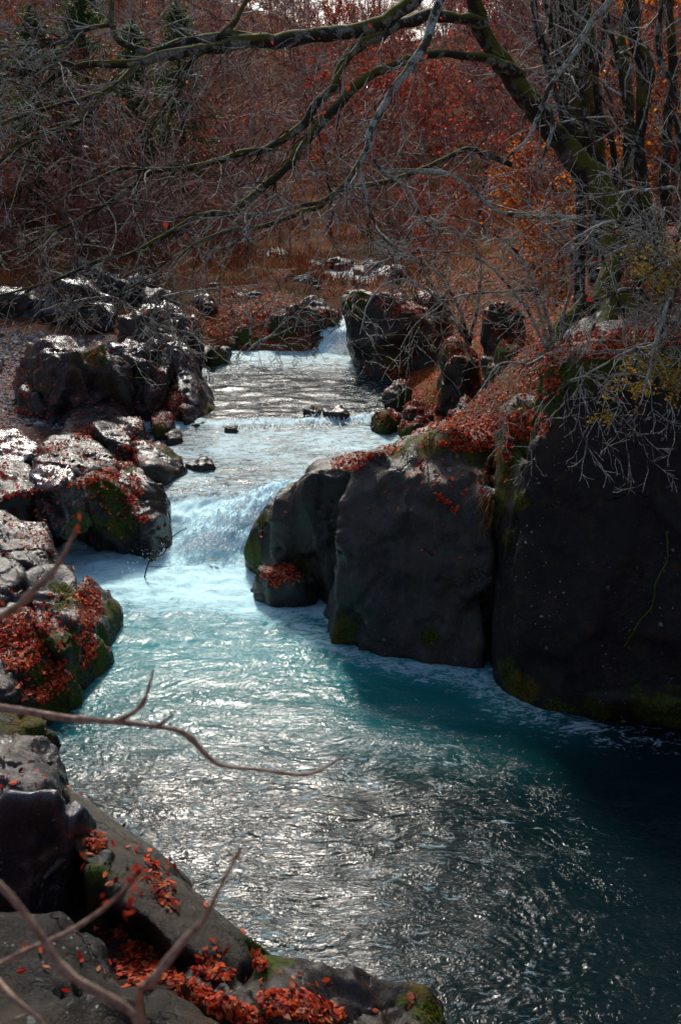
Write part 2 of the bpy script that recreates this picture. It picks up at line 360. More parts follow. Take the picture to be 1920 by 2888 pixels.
foam_glint = np.maximum(foam_glint, up * (.30 + .4 * sstep(26, 30.4, y)) * sstep(22.4, 23, y))
foam_glint = np.maximum(foam_glint, fall * 1.0); foam_glint = np.maximum(foam_glint, sstep(32, 33, y) * (.5 + .4 * nz2(x, y, .8, .8, 71, 2)))
teal = sstep(8.6, 12.0, y) * sstep(3.6, 1.6, x) * sstep(15.5, 13.4, y + 0 * x) + .5 * sstep(13, 15, y) * (1 - up)
V, F = grid_mesh(wx, wy, z.reshape(X.shape))
gz = np.array([])  # keep only where water can be seen above the bed
# cull cells whose bed is well above the water
gx_ = np.interp(x, xs, np.arange(len(xs))); gy_ = np.interp(y, ys, np.arange(len(ys)))
i0 = np.clip(gx_.astype(int), 0, len(xs) - 2); j0 = np.clip(gy_.astype(int), 0, len(ys) - 2); fx = gx_ - i0; fy = gy_ - j0
bed = TZ[j0, i0] * (1 - fx) * (1 - fy) + TZ[j0, i0 + 1] * fx * (1 - fy) + TZ[j0 + 1, i0] * (1 - fx) * fy + TZ[j0 + 1, i0 + 1] * fx * fy
keep = bed < zl + .35
F = F[keep[F].any(axis=1)]
used = np.unique(F); rm = np.full(len(V), -1); rm[used] = np.arange(len(used)); F = rm[F]; V = V[used]
m, nt, b = new_mat('river_water'); g = N(nt); p = g.pos()
fa = g.attr('foam'); te = g.attr('teal')  # foam mask also carries the painted glint flecks
w = g.n('Mapping'); g.L(p, w.inputs[0]); w.inputs['Rotation'].default_value = (0, 0, radians(12)); w.inputs['Scale'].default_value = (1, 1.9, 1)
ws = w.outputs[0]
dn = g.noise(ws, 1.1, 3, .5, 0, 'Color'); wv = g.n('VectorMath', operation='MULTIPLY_ADD'); g.L(dn, wv.inputs[0]); wv.inputs[1].default_value = (.8, .8, 0); g.L(ws, wv.inputs[2]); ws = wv.outputs[0]
f1 = g.noise(ws, 5.0, 8, .72, .5); f2 = g.noise(ws, 17, 4, .7, .3)
fn = g.math('ADD', g.math('MULTIPLY', g.math('SUBTRACT', f1, .5), 1.9), g.math('MULTIPLY', g.math('SUBTRACT', f2, .5), 1.0))
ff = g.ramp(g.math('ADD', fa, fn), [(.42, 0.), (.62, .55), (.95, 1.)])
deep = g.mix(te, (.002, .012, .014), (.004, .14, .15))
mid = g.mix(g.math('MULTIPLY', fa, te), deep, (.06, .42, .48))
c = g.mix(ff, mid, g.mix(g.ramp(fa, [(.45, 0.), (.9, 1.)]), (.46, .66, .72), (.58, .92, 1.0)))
g.L(c, b.inputs['Base Color'])
g.L(g.ramp(ff, [(0, .12), (1, .55)]), b.inputs['Roughness'])
b.inputs['IOR'].default_value = 1.333; b.inputs['Specular IOR Level'].default_value = .23
bh = g.math('ADD', g.math('MULTIPLY', ff, g.noise(p, 22, 8, .8)), g.math('ADD', g.noise(ws, 15, 3, .55, .8), g.math('MULTIPLY', g.noise(ws, 30, 2, .5, .5), .35)))
g.L(g.bump(bh, 1.0, .0075), b.inputs['Normal'])
M['water'] = m
o = link('river_water', mesh_np('river_water', V, F, True, M['water'], {'foam': foam_glint[used], 'teal': np.clip(teal[used] * .8, 0, 1)})); tag(o, kind='structure')

dv, df = np.array([(1, 0, 0), (-1, 0, 0), (0, 1, 0), (0, -1, 0), (0, 0, 1), (0, 0, -1)], float), np.array([(0, 2, 4), (2, 1, 4), (1, 3, 4), (3, 0, 4), (2, 0, 5), (1, 2, 5), (3, 1, 5), (0, 3, 5)])
r_ = np.random.default_rng(3); n = 2600; yy = r_.normal(16.0, .55, n); xx = -1.75 + .75 * (yy - 16.2) + r_.normal(0, .55, n)
n2_ = 500; yy[:n2_] = r_.uniform(30.4, 31.2, n2_); xx[:n2_] = r_.normal(.1, .25, n2_)
zz = water_level(xx, yy) + .05 + np.abs(r_.normal(0, .13, n)); sz_ = r_.uniform(.004, .011, n) * np.where(np.arange(n) < n2_, 2, 1)
vv = dv[None] * sz_[:, None, None] + np.stack([xx, yy, zz], 1)[:, None]
md, ntd, bd = new_mat('spray'); bd.inputs['Base Color'].default_value = (.9, .97, 1, 1); bd.inputs['Roughness'].default_value = .3
tag(link('water_spray', mesh_np('water_spray', vv.reshape(-1, 3), (df[None] + (np.arange(n) * 6)[:, None, None]).reshape(-1, 3), True, md)), 'white droplets thrown up by the rapid', 'spray', kind='stuff')
# ------------------------------------------------------------------ rocks
_ico = {}
def ico(n):
    if n not in _ico:
        bm = bmesh.new(); bmesh.ops.create_icosphere(bm, subdivisions=n, radius=1.0)
        V = np.array([v.co[:] for v in bm.verts]); F = np.array([[v.index for v in f.verts] for f in bm.faces]); bm.free()
        V /= np.linalg.norm(V, axis=1)[:, None]
        _ico[n] = (V, F)
    return _ico[n]
def hull_planes(pts):
    bm = bmesh.new()
    for q in pts: bm.verts.new(Vector(q))
    bmesh.ops.convex_hull(bm, input=bm.verts)
    bm.normal_update(); c = np.mean(pts, axis=0)
    Nn = []; Hh = []
    for f in bm.faces:
        n = np.array(f.normal); h = n @ (np.array(f.verts[0].co) - c)
        if h < 0: n, h = -n, -h
        Nn.append(n); Hh.append(max(h, .02))
    bm.free(); return c, np.array(Nn), np.array(Hh)
MOSS = []      # world moss spots (x,y,z,r,amount)
ROCKS = []; RMESH = []
rk = 0
def facets(V, cell, seed):
    q = V / cell; b_ = np.floor(q).astype(np.int64); ds, vs = [], []
    for dx in (-1, 0, 1):
        for dy in (-1, 0, 1):
            for dz in (-1, 0, 1):
                h = _h(b_[:, 0] + dx, b_[:, 1] + dy, b_[:, 2] + dz, seed); h2 = _h(b_[:, 0] + dx, b_[:, 1] + dy, b_[:, 2] + dz, seed + 1)
                c_ = b_ + np.array((dx, dy, dz)) + np.stack([(h & 1023), (h >> 10) & 1023, (h >> 20) & 1023], 1) / 1023.0
                t_ = np.stack([(h2 & 1023), (h2 >> 10) & 1023, (h2 >> 20) & 1023], 1) / 511.5 - 1
                d_ = q - c_; ds.append((d_ ** 2).sum(1)); vs.append((d_ * t_).sum(1) + t_[:, 0] * .25)
    ds = np.array(ds); vs = np.array(vs); w_ = np.exp(-(ds - ds.min(0)) * 22); return (w_ * vs).sum(0) / w_.sum(0)
def rock(label, pts, mat='rock_left', sub=5, k=14, A=.05, f=1.1, A2=.5, moss=0, name='boulder', cat='rock', group=None, seed=None, flute=1.0, parent=None, cuts=9, G=1.04, sculpt=.6, facet=1.0):
    global rk
    rk += 1; seed = seed or rk * 31
    pts = np.array([np.asarray(q, float) for q in pts])
    c, Nn, Hh = hull_planes(pts)
    rr_ = np.random.default_rng(seed + 1); off = pts - c
    if cuts and sub > 3:
        nn_ = rr_.normal(size=(cuts, 3)); nn_[:, 2] = np.abs(nn_[:, 2]) * .8; nn_[:, 1] -= .3; nn_ /= np.linalg.norm(nn_, axis=1)[:, None]
        sup = (off @ nn_.T).max(0) * rr_.uniform(.78, .96, cuts)
        Nn = np.concatenate([Nn, nn_]); Hh = np.concatenate([Hh, np.maximum(sup, .03)])
    k = k * 1.8
    D, F = ico(sub)
    acc = np.zeros(len(D))
    for n, h in zip(Nn, Hh): acc += (np.maximum(D @ n, 0) / h) ** k
    r = G * acc ** (-1.0 / k)
    V = c + D * r[:, None]
    size = float(np.linalg.norm(pts.max(0) - pts.min(0))) * .5
    q = V * f
    lo = fbm(q / max(size, .4) * 1.3, 2, seed)
    rid = -np.abs(noise(q * 1.1 + 5 * lo[:, None] * .2, seed + 3)) * 2 + .5
    mid = fbm(q * 2.3, 4, seed + 5)
    w = noise(q * .9 + .35 * mid[:, None], seed + 9)
    crack = -np.exp(-(w / .022) ** 2)
    s = size * A * 1.45
    disp = s * 1.6 * lo + s * .9 * flute * rid + s * A2 * mid * .35 + min(.07, size * .05) * crack
    fz = np.array((1, 1, .42)); wv_ = V * fz + .55 * np.stack([noise(V * .7 + 9, seed + j_) for j_ in (41, 42, 43)], 1)
    sz = min(1.0, size / 1.6); n1_ = noise(wv_ * (1.05 / (.35 + .65 * sz)), seed + 50); n2_ = noise(wv_ * (2.6 / (.35 + .65 * sz)), seed + 51)
    disp = disp + sculpt * sz * (.30 * ((1 - np.minimum(1, np.abs(n1_) * 1.6)) ** 2 - .4) + .10 * ((1 - np.minimum(1, np.abs(n2_) * 1.6)) ** 2 - .4))
    wf = V * np.array((1, 1, .7)) + .12 * np.stack([noise(V * 2.5, seed + j_) for j_ in (61, 62, 63)], 1)
    disp = disp + facet * sz * (.13 * facets(wf, .75 * (.3 + .7 * sz), seed) + .02 * facets(wf, .27 * (.3 + .7 * sz), seed + 5))
    V = V + D * disp[:, None] * np.clip(r / (size * .6), .35, 1)[:, None]
    me0 = mesh_np('rock_mesh', V, F, True, M[mat])
    nrm = np.zeros(len(V) * 3, dtype=np.float32); me0.vertices.foreach_get('normal', nrm); nrm = nrm.reshape(-1, 3)
    ms = np.full(len(V), moss * .5) * sstep(-.1, .7, nrm[:, 2])
    for (mx, my, mz, mr, ma) in MOSS:
        d2 = ((V - np.array((mx, my, mz))) ** 2).sum(1); ms = np.maximum(ms, ma * np.exp(-d2 / (mr * mr)))
    at = me0.attributes.new('moss', 'FLOAT', 'POINT'); at.data.foreach_set('value', ms.astype(np.float32))
    base = np.array((c[0], c[1], V[:, 2].min()))
    me0.vertices.foreach_set('co', (V - base).astype(np.float32).ravel()); me0.update()
    o = link(name, me0, parent, tuple(base))
    if not parent: tag(o, label, cat, group)
    ROCKS.append((V, F)); RMESH.append((me0, V, nrm))
    return o
def slab(top, zb, out=1.15, **k):
    T = np.array([P(*q) for q in top]); c = T[:, :2].mean(0)
    B = T.copy(); B[:, :2] = c + (B[:, :2] - c) * out; B[:, 2] = zb
    return list(T) + list(B)
def blk(front, z0, thick, dz=0.0, back_in=0.0, sink=.5):
    """front: (px, py_base, py_top)"""
    pts = []
    for (px, pb, pt) in front:
        a = P(px, pb, z0); t = Y(px, pt, a[1]); a2 = a.copy(); a2[2] -= sink
        r = a[1] + thick
        pts += [a2, a, t, (t[0] * (r / a[1]) * (1 - back_in), r, t[2] + dz), (a[0] * (r / a[1]), r, z0 - sink)]
    return pts
def mo(px, py, z, r, a=.9):
    q = P(px, py, z); MOSS.append((q[0], q[1], q[2], r, a))
R = rock
# --- foreground left
R('dark round boulder filling the bottom left corner under thin twigs', slab([(-60, 940, 2.1), (10, 918, 2.15), (60, 912, 2.1), (105, 925, 2.0), (132, 975, 1.9), (150, 1040, 1.9), (100, 1140, 2.2), (-60, 1140, 2.3)], .5, 1.1), 'rock_cliff', 6, 12, .03, 1.3, G=1.08)
R('blue-black flat faced rock at the left edge above the corner boulder', blk([(-40, 925, 800), (20, 925, 797), (62, 905, 793), (84, 880, 796)], .35, .35, -.35), 'rock_blue', 6, 16, .05, 1.5)
R('long sloping rib of rock running down to the pool behind scattered leaves', [P(70, 788, .6), P(110, 820, .6), P(140, 843, .6), P(205, 915, .5), P(278, 968, .2), P(225, 975, .55), P(150, 925, .75), P(95, 885, .8), P(70, 840, .9)] + [P(60, 800, -.5), P(150, 850, -.5), P(290, 972, -.5), P(180, 1000, -.3)], 'rock_right', 6, 14, .035, 1.6, moss=.15)
R('grey waterworn rock lying between red leaf drifts at the bottom', slab([(180, 972, .95), (205, 965, .95), (240, 985, .9), (268, 1012, .95), (255, 1030, 1.0), (205, 1005, 1.05)], .3, 1.2), 'rock_slab', 5, 10, .05, 2.4)
R('broad smooth slab with mossy rim jutting into the pool at the bottom centre', slab([(225, 985, .75), (280, 968, .75), (335, 962, .75), (385, 972, .65), (425, 995, .42), (443, 1022, .25), (450, 1080, .2), (320, 1090, .9), (240, 1015, 1.0)], -.5, 1.06), 'rock_slab', 6, 12, .03, 1.5, moss=.1)
R('low flat rock under the leaves on the bottom edge left of centre', slab([(125, 1000, 1.25), (170, 990, 1.15), (215, 1010, 1.15), (260, 1040, 1.2), (250, 1090, 1.4), (130, 1090, 1.6)], .3, 1.1), 'rock_right', 5, 12, .04, 1.8)
R('smooth brown boulder with a pale top beside the water at the left edge', slab([(-50, 722, .75), (0, 728, .75), (35, 735, .7), (55, 755, .55), (72, 788, .45), (50, 803, .7), (-50, 810, .9)], -.4, 1.05), 'rock_left', 6, 12, .035, 1.5)
R('mossy dark rock at the waterline under the long blurred twig', slab([(-40, 695, .55), (10, 700, .5), (45, 708, .45), (57, 722, .3), (50, 745, .2), (-40, 750, .5)], -.4, 1.04), 'rock_right', 5, 10, .05, 1.5, moss=.75)
R('small rock wedged between the blue-black rock and the sloping rib', slab([(82, 830, .85), (100, 835, .8), (113, 855, .75), (105, 872, .8), (84, 870, .9)], .1, 1.2), 'rock_slab', 4, 10, .06, 2)
# --- left bank, middle
def L_(label, top, zb, mat='rock_slab', sub=5, k=12, A=.045, f=1.6, moss=.12, out=1.08, **kw):
    return R(label, slab(top, zb, out), mat, sub, k, A, f, moss=moss, **dict(dict(G=1.13, sculpt=.22, facet=.6), **kw))
L_('steep mossy rock shoulder at the water with a deep leaf pocket', [(60, 590, .95), (88, 572, .7), (108, 592, .45), (118, 612, .25), (108, 636, .15), (84, 640, .5), (62, 625, .8)], -.4, sub=6)
L_('mossy rock nose at the water below the leaf pocket', [(66, 630, .7), (90, 628, .5), (106, 640, .3), (109, 658, .1), (92, 676, .1), (76, 686, .15), (58, 670, .5)], -.4, sub=6, moss=.25)
L_('brown grooved rock crossing the left bank above the leaf drift', [(30, 580, 1.15), (58, 560, 1.1), (74, 590, .95), (78, 640, .7), (64, 668, .55), (44, 640, .8)], .1, sub=6, A=.06)
L_('long curved slab with dark layered cracks at the left edge', [(-50, 505, 1.5), (0, 508, 1.45), (35, 520, 1.35), (55, 545, 1.25), (58, 566, 1.15), (20, 570, 1.2), (-50, 580, 1.3)], .3, sub=6, k=9, A=.035)
L_('pale banded slab stepping down below the long curved slab', [(-50, 545, 1.3), (0, 550, 1.3), (30, 570, 1.2), (33, 600, 1.0), (10, 612, 1.0), (-50, 620, 1.15)], .2, 'rock_left', 6)
L_('dark rock under the lower leaf drift at the left edge', [(-50, 600, 1.1), (0, 605, 1.05), (40, 625, .85), (48, 660, .6), (20, 690, .55), (-50, 700, .75)], 0, 'rock_left', 6, out=1.02)
L_('low mossy rock ending in a point just above the long blurred twig', [(0, 665, .65), (40, 660, .6), (68, 680, .35), (76, 692, .15), (56, 708, .15), (20, 706, .4), (-20, 700, .6)], -.4, 'rock_right', 5, moss=.45)
R('big dark overhanging rock with orange moss on its edge beside the rapid', [P(98, 552, 0), P(135, 556, 0), P(165, 548, 0), P(86, 540, 0), P(52, 490, 1.3), Y(100, 482, 15.6), Y(60, 470, 16.4), Y(40, 448, 18), Y(90, 440, 18.5), Y(108, 455, 17.2), Y(118, 482, 16.2), Y(145, 515, 16.0), Y(165, 535, 15.9), P(60, 520, .2), (-6, 18, 0), (-3.4, 18, 0)], 'rock_right', 6, 14, .03, 1.3, moss=.12)
R('blue-grey wet facet on top of the left bank beside the overhanging rock', slab([(30, 470, 1.45), (50, 460, 1.45), (78, 466, 1.5), (82, 480, 1.4), (50, 492, 1.35), (32, 486, 1.35)], .5, 1.1), 'rock_blue', 5, 9, .04, 2)
L_('big pale domed slab streaked with shine on the left bank', [(35, 450, 1.45), (50, 436, 1.4), (90, 440, 1.4), (115, 460, 1.25), (108, 475, 1.2), (60, 470, 1.5), (38, 465, 1.5)], .4, sub=6, k=8)
L_('dark layered boulder at the left edge above the pale slab', [(-40, 428, 1.6), (10, 430, 1.6), (36, 440, 1.45), (38, 452, 1.35), (0, 462, 1.35), (-40, 460, 1.4)], .4, 'rock_blue', 5)
L_('bright flat ledge at the left edge beside a leaf drift', [(-40, 462, 1.35), (10, 460, 1.3), (32, 470, 1.25), (30, 492, 1.2), (0, 500, 1.2), (-40, 505, 1.3)], .3, 'rock_slab', 5)
L_('tilted brown rock at the lip of the rapid on the left side', [(112, 468, 1.15), (135, 462, 1.15), (152, 475, 1.0), (160, 495, .8), (168, 512, .55), (150, 518, .7), (122, 495, 1.0)], -.2, 'rock_left', 6, moss=.05)
R('wet grooved buttress where the rapid drops past the left bank', [P(140, 552, 0), P(168, 545, 0), P(171, 520, .2), Y(168, 495, 16.3), Y(150, 475, 16.6), Y(135, 490, 16.2), Y(128, 520, 15.9), (-3.6, 17.5, .8), (-3.1, 17.2, .3)], 'rock_left', 6, 12, .05, 1.6)
L_('yellow mossed slab touching the water above the rapid', [(135, 446, 1.05), (158, 440, 1.1), (176, 452, .95), (183, 466, .75), (165, 474, .8), (140, 468, 1.0)], .2, 'rock_slab', 5, moss=.35)
L_('split olive slab among leaves above the pale domed slab', [(92, 424, 1.3), (112, 420, 1.3), (128, 434, 1.15), (132, 446, 1.05), (112, 444, 1.1)], .4, 'rock_slab', 5, moss=.25)
L_('cracked pale slab between leaves in front of the low boulders', [(110, 418, 1.3), (132, 416, 1.3), (145, 424, 1.15), (140, 436, 1.05), (122, 434, 1.1)], .4, 'rock_slab', 5)
L_('olive angular stone beside the leaf gully above the rapid', [(150, 410, 1.2), (164, 408, 1.2), (174, 420, 1.05), (170, 434, .85), (154, 428, 1.0)], .3, 'rock_slab', 5, moss=.3)
L_('grey stone at the foot of the tall tapering fin', [(180, 404, 1.2), (190, 400, 1.2), (200, 410, 1.05), (203, 420, .85), (184, 420, .95)], .3, 'rock_slab', 4)
L_('little dark stone at the waterline below the olive stone', [(165, 432, .9), (180, 430, .9), (182, 438, .8), (168, 442, .8)], .3, 'rock_left', 4, moss=.3)
# --- upright boulders by the gravel bar
R('biggest rounded dark boulder standing at the edge of the gravel bar', blk([(20, 412, 362), (45, 424, 350), (95, 428, 352), (124, 420, 370)], 1.0, 1.6, -.1, .04), 'rock_left', 6, 9, .075, 1.1, moss=.1)
R('low dark stone at the left foot of the biggest boulder', blk([(17, 416, 395), (35, 420, 390), (52, 418, 400)], 1.0, .6), 'rock_left', 4, 8, .08, 1.8)
R('pale skirt of rock sloping from the biggest boulder to the leaves', [P(62, 428, 1.05), P(128, 425, 1.0), P(85, 446, 1.0), P(60, 440, 1.05), Y(75, 405, 21.2), Y(118, 388, 21.8), Y(125, 405, 21.5), (-4.6, 21.8, .4), (-6, 21.5, .4)], 'rock_slab', 5, 9, .05, 1.2)
R('dark leaning boulder right of the biggest boulder', blk([(114, 412, 372), (140, 418, 362), (168, 412, 382)], .95, 1.3, .05, .03), 'rock_left', 6, 9, .09, 1.2)
R('humped boulder behind the dark leaning boulder', blk([(112, 395, 352), (135, 395, 346), (160, 393, 350)], 1.1, 1.5, 0, .03), 'rock_left', 5, 9, .09, 1.2)
R('tall tapering fin of rock with a mossy foot in the river', [P(165, 418, .9), P(200, 424, .85), P(216, 414, .75), P(216, 404, .7), Y(175, 350, 23.6), Y(188, 346, 24.2), Y(196, 372, 23.8), Y(206, 392, 23.4), Y(160, 360, 24.2), (-4.2, 25.6, .6), (-3.4, 25.4, .6), (-4.4, 25.4, 2.4)], 'rock_left', 6, 12, .06, 1.4)
R('jagged dark ridge rising behind the humped boulder', blk([(118, 355, 322), (150, 360, 315), (185, 358, 318), (196, 362, 330)], 1.2, 1.6, .1), 'rock_left', 6, 12, .12, 1.2)
R('narrow dark rock just left of the mossy stone in the far pool', blk([(178, 372, 325), (193, 378, 330), (200, 380, 352)], 1.0, 1.5, .0), 'rock_left', 5, 10, .1, 1.3)
R('upright dark boulder with a bright notch left of the ridge', blk([(50, 332, 284), (75, 336, 281), (100, 336, 300), (116, 335, 305)], 1.35, 1.7, 0), 'rock_left', 5, 10, .12, 1.0)
R('long low dark boulder at the left edge behind the gravel bar', blk([(-30, 330, 298), (10, 332, 293), (45, 330, 300), (54, 328, 312)], 1.35, 2.2, -.1), 'rock_left', 5, 10, .08, .8)
for i, (a, b_, t, lab) in enumerate([(80, 312, 270, 'wet shining rock topmost in the pile behind the gravel bar'), (108, 318, 268, 'wide wet rock in the middle of the pile behind the gravel bar'), (136, 318, 276, 'angular wet rock at the right of the pile behind the gravel bar'), (62, 318, 286, 'small wet rock left in the pile behind the gravel bar'), (160, 330, 292, 'low glossy rock where the pile meets the dark ridge')]):
    R(lab, blk([(a - 14, b_, t + 10), (a, b_ + 3, t), (a + 16, b_ + 1, t + 8)], 1.5, 1.5, .1), 'rock_far', 5, 12, .13, 1.0)
# --- in and beyond the far pool
R('round green mossy rock standing in the far pool', blk([(197, 366, 356), (212, 370, 350), (228, 364, 354)], .9, .9, 0), 'rock_right', 5, 8, .09, 1.4, moss=.7)
R('upright dark boulder on the far shore of the pool', blk([(193, 335, 306), (208, 340, 302), (226, 340, 316)], 1.0, 1.5, 0), 'rock_left', 5, 10, .1, 1.0, moss=.1)
R('large dark boulder with mossy flank left of the small waterfall', blk([(256, 349, 334), (282, 351, 314), (312, 350, 304), (337, 347, 318)], .9, 1.8, -.1), 'rock_right', 6, 12, .06, 1.0, moss=.25)
R('low mossy rock at the foot of the large dark boulder', blk([(255, 350, 340), (275, 351, 336), (292, 350, 340)], .9, 1.0, 0), 'rock_right', 5, 8, .08, 1.2, moss=.8)
R('dark block of rock high on the far bank', blk([(240, 278, 265), (262, 282, 258), (288, 280, 262)], 1.9, 2.5, .1), 'rock_far', 5, 14, .08, .8)
R('mossy boulder at the left end of the grassy far bank', blk([(232, 348, 334), (243, 350, 328), (256, 349, 336)], .95, 1.0), 'rock_right', 5, 9, .1, 1.2, moss=.4)
R('dark boulder in the middle of the far bank among dry grass', blk([(232, 312, 300), (252, 314, 294), (272, 312, 303)], 1.7, 1.3), 'rock_far', 5, 10, .1, 1.0, moss=.2)
R('dark boulder behind the large one beside the small waterfall', blk([(288, 302, 288), (308, 304, 282), (328, 302, 290)], 1.9, 1.4), 'rock_right', 5, 10, .1, 1.0, moss=.4)
R('long low rock halfway up the grassy far bank', blk([(200, 300, 291), (216, 301, 287), (234, 300, 293)], 1.9, 1.2), 'rock_far', 5, 10, .1, 1.0)
rng = random.Random(4)
far_labels = ['pale flat rock in the river bed above the small waterfall', 'white topped rock in the upstream gap between the banks', 'grey rock beside the pale ones upstream']
for i in range(16):
    px = rng.uniform(300, 378); py = rng.uniform(264, 318); w_ = rng.uniform(7, 18) * (py - 200) / 90
    if px < 348 and py > 300: py -= 20
    R('pale rock lying among the others upstream of the small waterfall', blk([(px - w_, py, py - w_ * .35), (px, py + 2, py - w_ * .6), (px + w_, py, py - w_ * .3)], 1.55 + max(0, (305 - py)) * .02, 1.6, .0), 'rock_far', 4, 9, .1, .9, group='pale rocks in the river bed upstream')
for i in range(22):
    px = rng.uniform(200, 330); py = rng.uniform(285, 346); w_ = rng.uniform(4, 11)
    q = P(px, py, 1.3)
    R('small half buried stone on the grassy far bank', blk([(px - w_, py, py - w_ * .5), (px, py + 1, py - w_ * .8), (px + w_, py, py - w_ * .5)], 1.1 + (346 - py) * .014, .8), 'rock_right', 3, 8, .1, 1.2, moss=.5 * rng.random(), group='small stones on the far bank')
# --- stones in the current
R('mossy stone splitting the low weir', blk([(303, 420, 412), (312, 422, 410), (322, 421, 415)], .75, .5), 'rock_right', 4, 8, .1, 2, moss=.5)
R('dark wet stone at the centre of the low weir', blk([(325, 424, 415), (338, 425, 413), (350, 424, 416)], .72, .5), 'rock_left', 4, 8, .1, 2)
R('flat brown stone awash above the rapid', blk([(186, 471, 466), (200, 473, 463), (216, 471, 466)], .62, .4), 'rock_left', 4, 8, .08, 2)
R('dark square stone at the left edge of the rippled reach', blk([(186, 432, 425), (196, 433, 424), (206, 431, 427)], .68, .4), 'rock_left', 4, 14, .08, 2)
R('small dark stone breaking the surface below the weir', blk([(222, 434, 429), (230, 435, 428), (238, 434, 430)], .7, .3), 'rock_left', 3, 8, .08, 2)
# --- right bank: faces along the pool
R('stepped brown rock at the right foot of the rapid', [P(246, 563, 0), P(262, 576, 0), P(290, 588, 0), Y(249, 545, 15.0), Y(258, 521, 15.2), Y(278, 497, 15.3), Y(290, 485, 15.3), Y(300, 500, 14.6), (-.9, 16.6, 1.0), (-.3, 16.8, .2), (-1.4, 16.4, -.4), P(246, 563, -.5)], 'rock_right', 6, 16, .05, 1.2)
R('dark slant topped rock face between the stepped rock and the tallest block', [P(280, 590, 0), P(315, 600, 0), P(360, 606, 0), Y(282, 492, 14.2), Y(300, 482, 14.1), Y(352, 480, 13.8), Y(330, 455, 15.8), Y(375, 447, 15.6), Y(400, 450, 15), (.8, 15, 0), (-.8, 16.4, 0)], 'rock_block', 6, 24, .03, .9, cuts=5)
R('low basin shaped rock holding a heap of red leaves', [P(252, 596, 0), P(262, 603, 0), P(290, 606, 0), P(314, 606, 0), P(253, 575, .35), P(300, 585, .45), P(316, 572, .5), P(290, 562, .5), P(258, 566, .45)] + [P(252, 596, -.4), P(314, 606, -.4)], 'rock_right', 5, 16, .03, 1.2)
R('tallest grey-green rock block standing in the pool right of centre', [P(328, 646, 0), P(350, 650, 0), P(405, 657, 0), P(482, 669, 0), P(328, 646, -.6), P(482, 669, -.6), Y(333, 610, 12.4), Y(351, 482, 12.6), Y(362, 465, 13.2), Y(390, 450, 13.2), Y(430, 441, 13.0), Y(478, 446, 12.9), Y(486, 500, 12.2), Y(395, 447, 15.0), Y(480, 436, 15.2), (.6, 15.2, 0), (2.4, 15, 0)], 'rock_block', 6, 34, .02, .8, sculpt=.42, cuts=5, facet=1.5, seed=4021)
R('column of rock with hanging grass between the block and the dark cliff', [P(492, 676, 0), P(503, 688, 0), P(522, 698, 0), Y(496, 465, 12.3), Y(504, 450, 12.1), Y(520, 412, 12.2), Y(530, 460, 11.5), Y(512, 560, 11.3), (3.6, 13.6, 0), (3.4, 13.8, 3.2), (2.2, 13.6, 2.8), (2.2, 13.6, 0), P(500, 688, -.6)], 'rock_cliff', 6, 16, .04, 1.0)
R('huge black lichen spotted cliff filling the right side', [P(512, 692, 0), P(540, 705, 0), P(590, 718, 0), P(680, 727, 0), P(860, 740, 0), Y(528, 430, 11.6), Y(548, 392, 11.8), Y(580, 366, 11.8), Y(640, 345, 11.6), Y(760, 330, 11.5), Y(880, 330, 11.5), (3.0, 14.6, 0), (3.4, 14.6, 4.0), (9, 14.6, 4.8), (9, 14.6, 0), P(680, 727, -.6)], 'rock_cliff', 6, 26, .02, .7, name='cliff', cat='cliff', sculpt=.6)
R('mossy ledge along the foot of the black cliff', [P(560, 716, 0), P(640, 727, 0), P(760, 738, 0), P(575, 700, .35), P(660, 700, .5), P(760, 712, .5), P(560, 716, -.5), (6, 11.5, 0), (3, 11.6, .4)], 'rock_cliff', 5, 8, .06, 1.4, moss=.35, name='ledge')
# --- right bank further up
R('overhanging dark cliff at the right of the small waterfall', [Y(341, 300, 28.0), Y(350, 294, 28.6), P(353, 371, .95), P(360, 371, .95), P(385, 378, .95), P(435, 372, 1.1), Y(375, 298, 27.2), Y(405, 306, 27.2), Y(436, 335, 26.6), Y(347, 330, 28), (.4, 31, 2.4), (3.0, 30, 2.6), (3.2, 31, .6), (.5, 31.4, .6)], 'rock_right', 6, 16, .05, .8, name='cliff', cat='cliff', sculpt=.9, moss=.5, G=1.0)
for (a, b_, c_, t, z0, th, lab) in [
    (440, 404, 476, 345, 1.3, 1.2, 'dark craggy rock among leaves on the right slope above the pool'), (484, 404, 522, 346, 1.7, 1.3, 'rounded mossy topped boulder on the leafy right slope'),
    (450, 424, 478, 406, 1.3, .7, 'blue-grey boulder above the mossy stones on the right shore'), (403, 426, 430, 409, .95, .8, 'grey slab at the water on the right shore of the weir'),
    (466, 462, 492, 444, 2.4, .6, 'small rock perched behind the tallest block'), (384, 404, 412, 388, 1.0, .8, 'grey rock at the tip of the right shore by the far pool'),
    (402, 436, 432, 424, .85, .8, 'green mossy stone lowest on the right shore'), (432, 437, 468, 425, 1.0, .8, 'green mossy flat stone beside the lowest one on the right shore'),
    (372, 432, 398, 414, .75, .7, 'mossy wedge of rock at the right end of the weir'), (520, 400, 556, 372, 2.3, .9, 'shaded lump of rock just left of the twisted roots'),
    (380, 290, 412, 268, 2.2, 1.5, 'dark wet rock beyond the overhanging cliff'), (412, 312, 446, 296, 2.4, 1.0, 'rock half hidden under the twigs above the overhanging cliff'), (486, 330, 520, 308, 3.0, 1.0, 'grey boulder behind the twigs halfway up the right slope'), (452, 385, 470, 372, 1.6, .5, 'stone sticking out of leaves beside the craggy rock')]:
    R(lab, blk([(a, b_, t + (b_ - t) * .35), ((a + c_) / 2, b_ + 2, t), (c_, b_, t + (b_ - t) * .3)], z0, th, .0), 'rock_right', 5, 9, .1, 1.3, moss=.55 if 'moss' in lab else .2)

